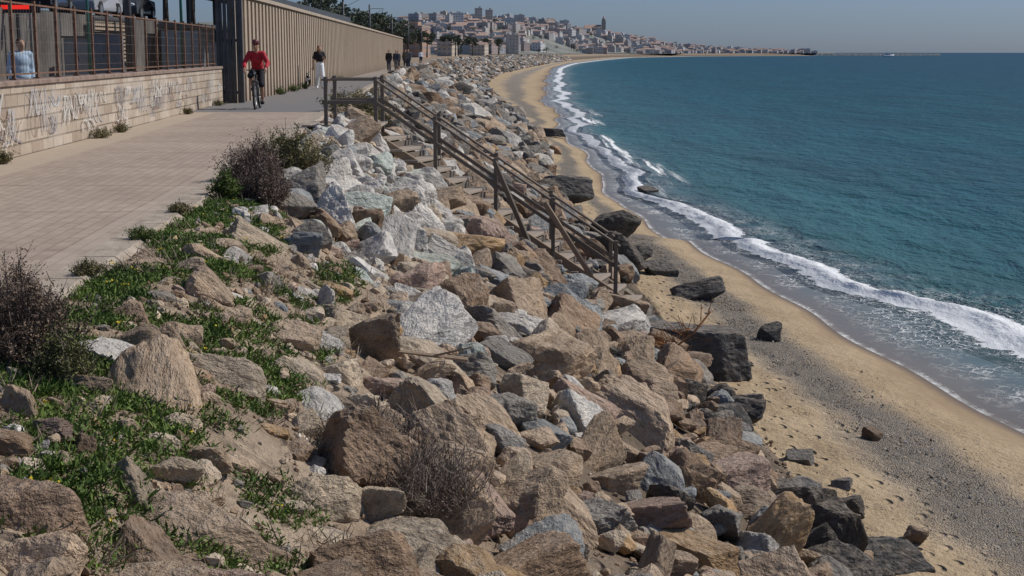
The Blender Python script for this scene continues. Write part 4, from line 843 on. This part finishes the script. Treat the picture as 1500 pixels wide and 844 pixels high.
for k in range(14000):
    if cnt>=950: break
    u=random.uniform(-.078,.203); s_=random.random()**1.15*720*(1 if u<.1 else .8)+30
    if u<0 and s_<120 and random.random()<.5: continue
    y=float(Yc(u))+s_; x=u*y
    if np.any((np.abs(HX[:cnt]-x)<6.5)&(np.abs(HY[:cnt]-y)<10)): continue
    if n3(x*.012,y*.010,5)<-.22: continue
    HX[cnt]=x;HY[cnt]=y; cnt+=1
    v=random.choice([0,1,2,3,4,5,8,9,0,1,3,5] if u>.1 or random.random()<.86 else [4,6,5,7,4]); houses.append((x,y,hillz(x,y),random.uniform(-.9,.3),random.uniform(.36,.78)*(.85 if u>.1 else 1),v,random.randrange(7),random.uniform(.7,1.05)))
houses.sort(key=lambda h:h[1]/h[4])
print('houses',cnt)
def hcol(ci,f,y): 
    c=HC[ci]; k=min(.5,.12+y/6500); haze=(.38,.40,.46); return tuple(c[i]*f*(1-k)+haze[i]*k for i in range(3))  # aerial haze blended into the wall colour, stronger with distance
fv=[];ff=[];fc=[];fm=[];off_=0
for i,(x,y,z,rz,s2,v,ci,f) in enumerate(houses):
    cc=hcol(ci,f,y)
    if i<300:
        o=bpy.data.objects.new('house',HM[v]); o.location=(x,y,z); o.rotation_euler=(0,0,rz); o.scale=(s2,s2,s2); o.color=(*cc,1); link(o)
        tag(o,f"{HN[ci]} {'tiled-roof house' if v in(0,1,3,8,9) else 'flat-roofed apartment block'} in the hillside town",'house','houses of the seaside town')
    else:
        me=HM[v]; Rm=Matrix.Rotation(rz,3,'Z')
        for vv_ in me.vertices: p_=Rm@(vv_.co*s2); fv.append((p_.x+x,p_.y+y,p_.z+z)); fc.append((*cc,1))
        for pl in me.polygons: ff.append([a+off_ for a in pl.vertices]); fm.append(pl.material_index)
        off_=len(fv)
tt_=NT('far_house_render',.9); tt_.col(tt_.attr('col','Color'))
m=bpy.data.meshes.new('far_houses'); m.from_pydata(fv,[],ff); 
for a in(tt_.mat,M_win,M_tile,M_flat): m.materials.append(a)
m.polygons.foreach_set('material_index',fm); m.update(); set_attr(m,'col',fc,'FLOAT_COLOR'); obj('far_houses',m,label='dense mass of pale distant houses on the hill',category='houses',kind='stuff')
for x,y in((-36,1560),(-25,1580)):
    o=bpy.data.objects.new('apartment_tower',HM[7]); o.location=(x,y,hillz(x,y)-2); o.scale=(.8,.8,.95); o.color=(.52,.48,.44,1); link(o); tag(o,'tall beige apartment tower on the hilltop','building')
for x,y,s_,v,c_ in((-32,455,.62,6,(.42,.27,.20)),(-44,520,.7,4,(.46,.36,.27)),(-27,600,.6,5,(.50,.42,.33)),(-16,700,.55,3,(.55,.47,.38))):
    o=bpy.data.objects.new('apartment_building',HM[v]); o.location=(x,y,0); o.scale=(s_,s_,s_); o.rotation_euler=(0,0,-.3); o.color=(*c_,1); link(o); tag(o,'warm coloured apartment building among trees behind the promenade','building')
cx_,cy_=.0615*2150,2150; cz=hillz(cx_,cy_)
E=empty('church',(cx_,cy_,cz),label='stone church with a tall bell tower above the town',category='church'); mb=MB(); mb.box((-12,0,6),(24,14,12)); mb.poly([(-24.3,-7.3,12),(.3,-7.3,12),(.3,7.3,12),(-24.3,7.3,12),(-24.3,0,16),(.3,0,16)],[(0,1,5,4),(2,3,4,5),(0,4,3),(1,2,5)],1); obj('nave',mb.mesh('nave',[simple('church_stone',(.34,.30,.26),.9,.1,.3),M_tile]),E)
mb=MB(); mb.box((4,0,10),(6,6,24)); mb.box((4,0,23),(4.8,4.8,3)); mb.cyl((4,0,24.5),(4,0,29),2.4,.1,8,1)
for s in(-1.4,1.4): mb.box((4+s,-3.0,18),(1.1,.2,3),2)
obj('tower',mb.mesh('tower',[bpy.data.materials['church_stone'],M_tile,M_win]),E)
for k in range(290):
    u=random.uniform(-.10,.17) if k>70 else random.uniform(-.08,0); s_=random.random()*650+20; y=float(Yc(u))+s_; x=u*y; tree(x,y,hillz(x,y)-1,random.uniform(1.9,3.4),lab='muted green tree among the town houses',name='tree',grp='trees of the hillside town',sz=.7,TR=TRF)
mb=MB((640,2560,-3.8)); n=80; vs=[];fs=[]
for i in range(n):
    x=500+(760-500)*i/(n-1); hh_=4.4+1.0*n3(i*.6,2)+.6*n3(i*2.1,5)-1.2*i/n
    for dy,z in((-9,-4.6),(-3,-3.8+hh_*.75),(0,-3.8+hh_),(3,-3.8+hh_*.7),(9,-4.6)): vs.append((x,2560+dy+2*n3(i*.9,dy),z))
for i in range(n-1):
    for j in range(4): fs.append((i*5+j,(i+1)*5+j,(i+1)*5+j+1,i*5+j+1))
mb.poly(vs,fs); obj('breakwater',mb.mesh('breakwater',[simple('breakwater_rock',(.12,.13,.14),.9,.3,.2)]),loc=(640,2560,-3.8),label='long low dark rock breakwater at the harbour mouth',category='breakwater')
def boat(x,y,s,rot,lab,cabin=True):
    E=empty('motor_boat',(x,y,-3.8),rot,label=lab,category='boat'); E.scale=(s,s,s); mb=MB(); vs=[];fs=[]
    for i in range(9):
        q=i/8; hw=1.6*min(1,(1-q)*2.2)**.6 if q>.4 else 1.6; X=-5+10*q; sh=.25*q*q
        hw=max(hw,.03); vs+=[(X,-hw,1.2+sh*3),(X,-hw*.7,-.2),(X,hw*.7,-.2),(X,hw,1.2+sh*3)]
    for i in range(8):
        for j in range(3): fs.append((i*4+j,(i+1)*4+j,(i+1)*4+j+1,i*4+j+1))
        fs.append((i*4+3,(i+1)*4+3,(i+1)*4,i*4))
    fs.append((0,1,2,3)); mb.poly(vs,fs); obj('hull',mb.mesh('hull',[M_whitepaint],True),E)
    mb=MB(); mb.box((-.8,0,2.0),(4.2,2.2,1.4)); mb.box((-1.2,0,3.1),(2.4,1.8,.8)); obj('cabin',mb.mesh('cabin',[M_whitepaint]),E)
    mb=MB(); mb.box((-.8,-1.12,2.2),(3.6,.05,.5)); mb.box((1.32,0,2.2),(.05,1.8,.5)); obj('window',mb.mesh('window',[M_glass]),E)
    mb=MB(); mb.cyl((-1.2,0,3.5),(-1.2,0,6),.06); obj('mast',mb.mesh('mast',[M_metal]),E)
boat(470,1800,1.5,.1,'white motor yacht cruising off the harbour')
for i,(u,h) in enumerate([(.198,5),(.2045,8),(.2095,4),(.192,4),(.186,5)]):
    mb=MB(); mb.box((0,0,h/2),(10,10,h)); mb.box((2,0,h+.6),(3,3,1.2)); 
    for f in range(max(1,int(h/3))):
        for k in range(3): mb.box((-3.3+k*3.3,-5,f*3+1.6),(1.4,.15,1.3),1)
    o=obj('harbour_building',mb.mesh('harbour_building',[M_house,M_win]),loc=(u*2560,2560,.5),label='grey harbour building near the breakwater',category='building',group='harbour buildings'); o.color=(.46,.46,.48,1)
# ------------------------------------------------------------------ light
az,el=R(72),R(44)
S=Vector((math.sin(az)*math.cos(el),math.cos(az)*math.cos(el),math.sin(el)))
L=bpy.data.lights.new('sun','SUN'); L.energy=3.7; L.angle=R(.5); L.color=(1,.95,.87); lo_=bpy.data.objects.new('sun',L); lo_.rotation_euler=(-S).to_track_quat('-Z','Y').to_euler(); link(lo_)
wd=bpy.data.worlds.new('World'); scene.world=wd; wd.use_nodes=True; nt=wd.node_tree; bg=nt.nodes['Background']; sky=nt.nodes.new('ShaderNodeTexSky'); sky.sky_type='NISHITA'; sky.sun_disc=False; sky.sun_elevation=el; sky.sun_rotation=az; sky.air_density=1.0; sky.dust_density=.4; sky.ozone_density=4.0
tc=nt.nodes.new('ShaderNodeTexCoord'); sp_=nt.nodes.new('ShaderNodeSeparateXYZ'); nt.links.new(tc.outputs['Generated'],sp_.inputs[0])
rp=nt.nodes.new('ShaderNodeValToRGB'); nt.links.new(sp_.outputs[2],rp.inputs[0]); cr=rp.color_ramp; cr.elements[0].position=0; cr.elements[0].color=(.345,.435,.69,1); cr.elements[1].position=.35; cr.elements[1].color=(.90,.88,.92,1)
mx=nt.nodes.new('ShaderNodeMix'); mx.data_type='RGBA'; mx.blend_type='MULTIPLY'; mx.inputs[0].default_value=1; nt.links.new(sky.outputs[0],mx.inputs[6]); nt.links.new(rp.outputs[0],mx.inputs[7]); nt.links.new(mx.outputs[2],bg.inputs[0]); bg.inputs[1].default_value=.098
scene.view_settings.view_transform='Standard'; scene.view_settings.look='None'; scene.view_settings.exposure=0
cam=bpy.data.cameras.new('camera'); cam.lens=50; cam.sensor_width=36; cam.clip_end=60000; cam.clip_start=.1; co=bpy.data.objects.new('camera',cam); co.location=(0,0,1.45); co.rotation_euler=(R(90-9.4),0,0); link(co); scene.camera=co
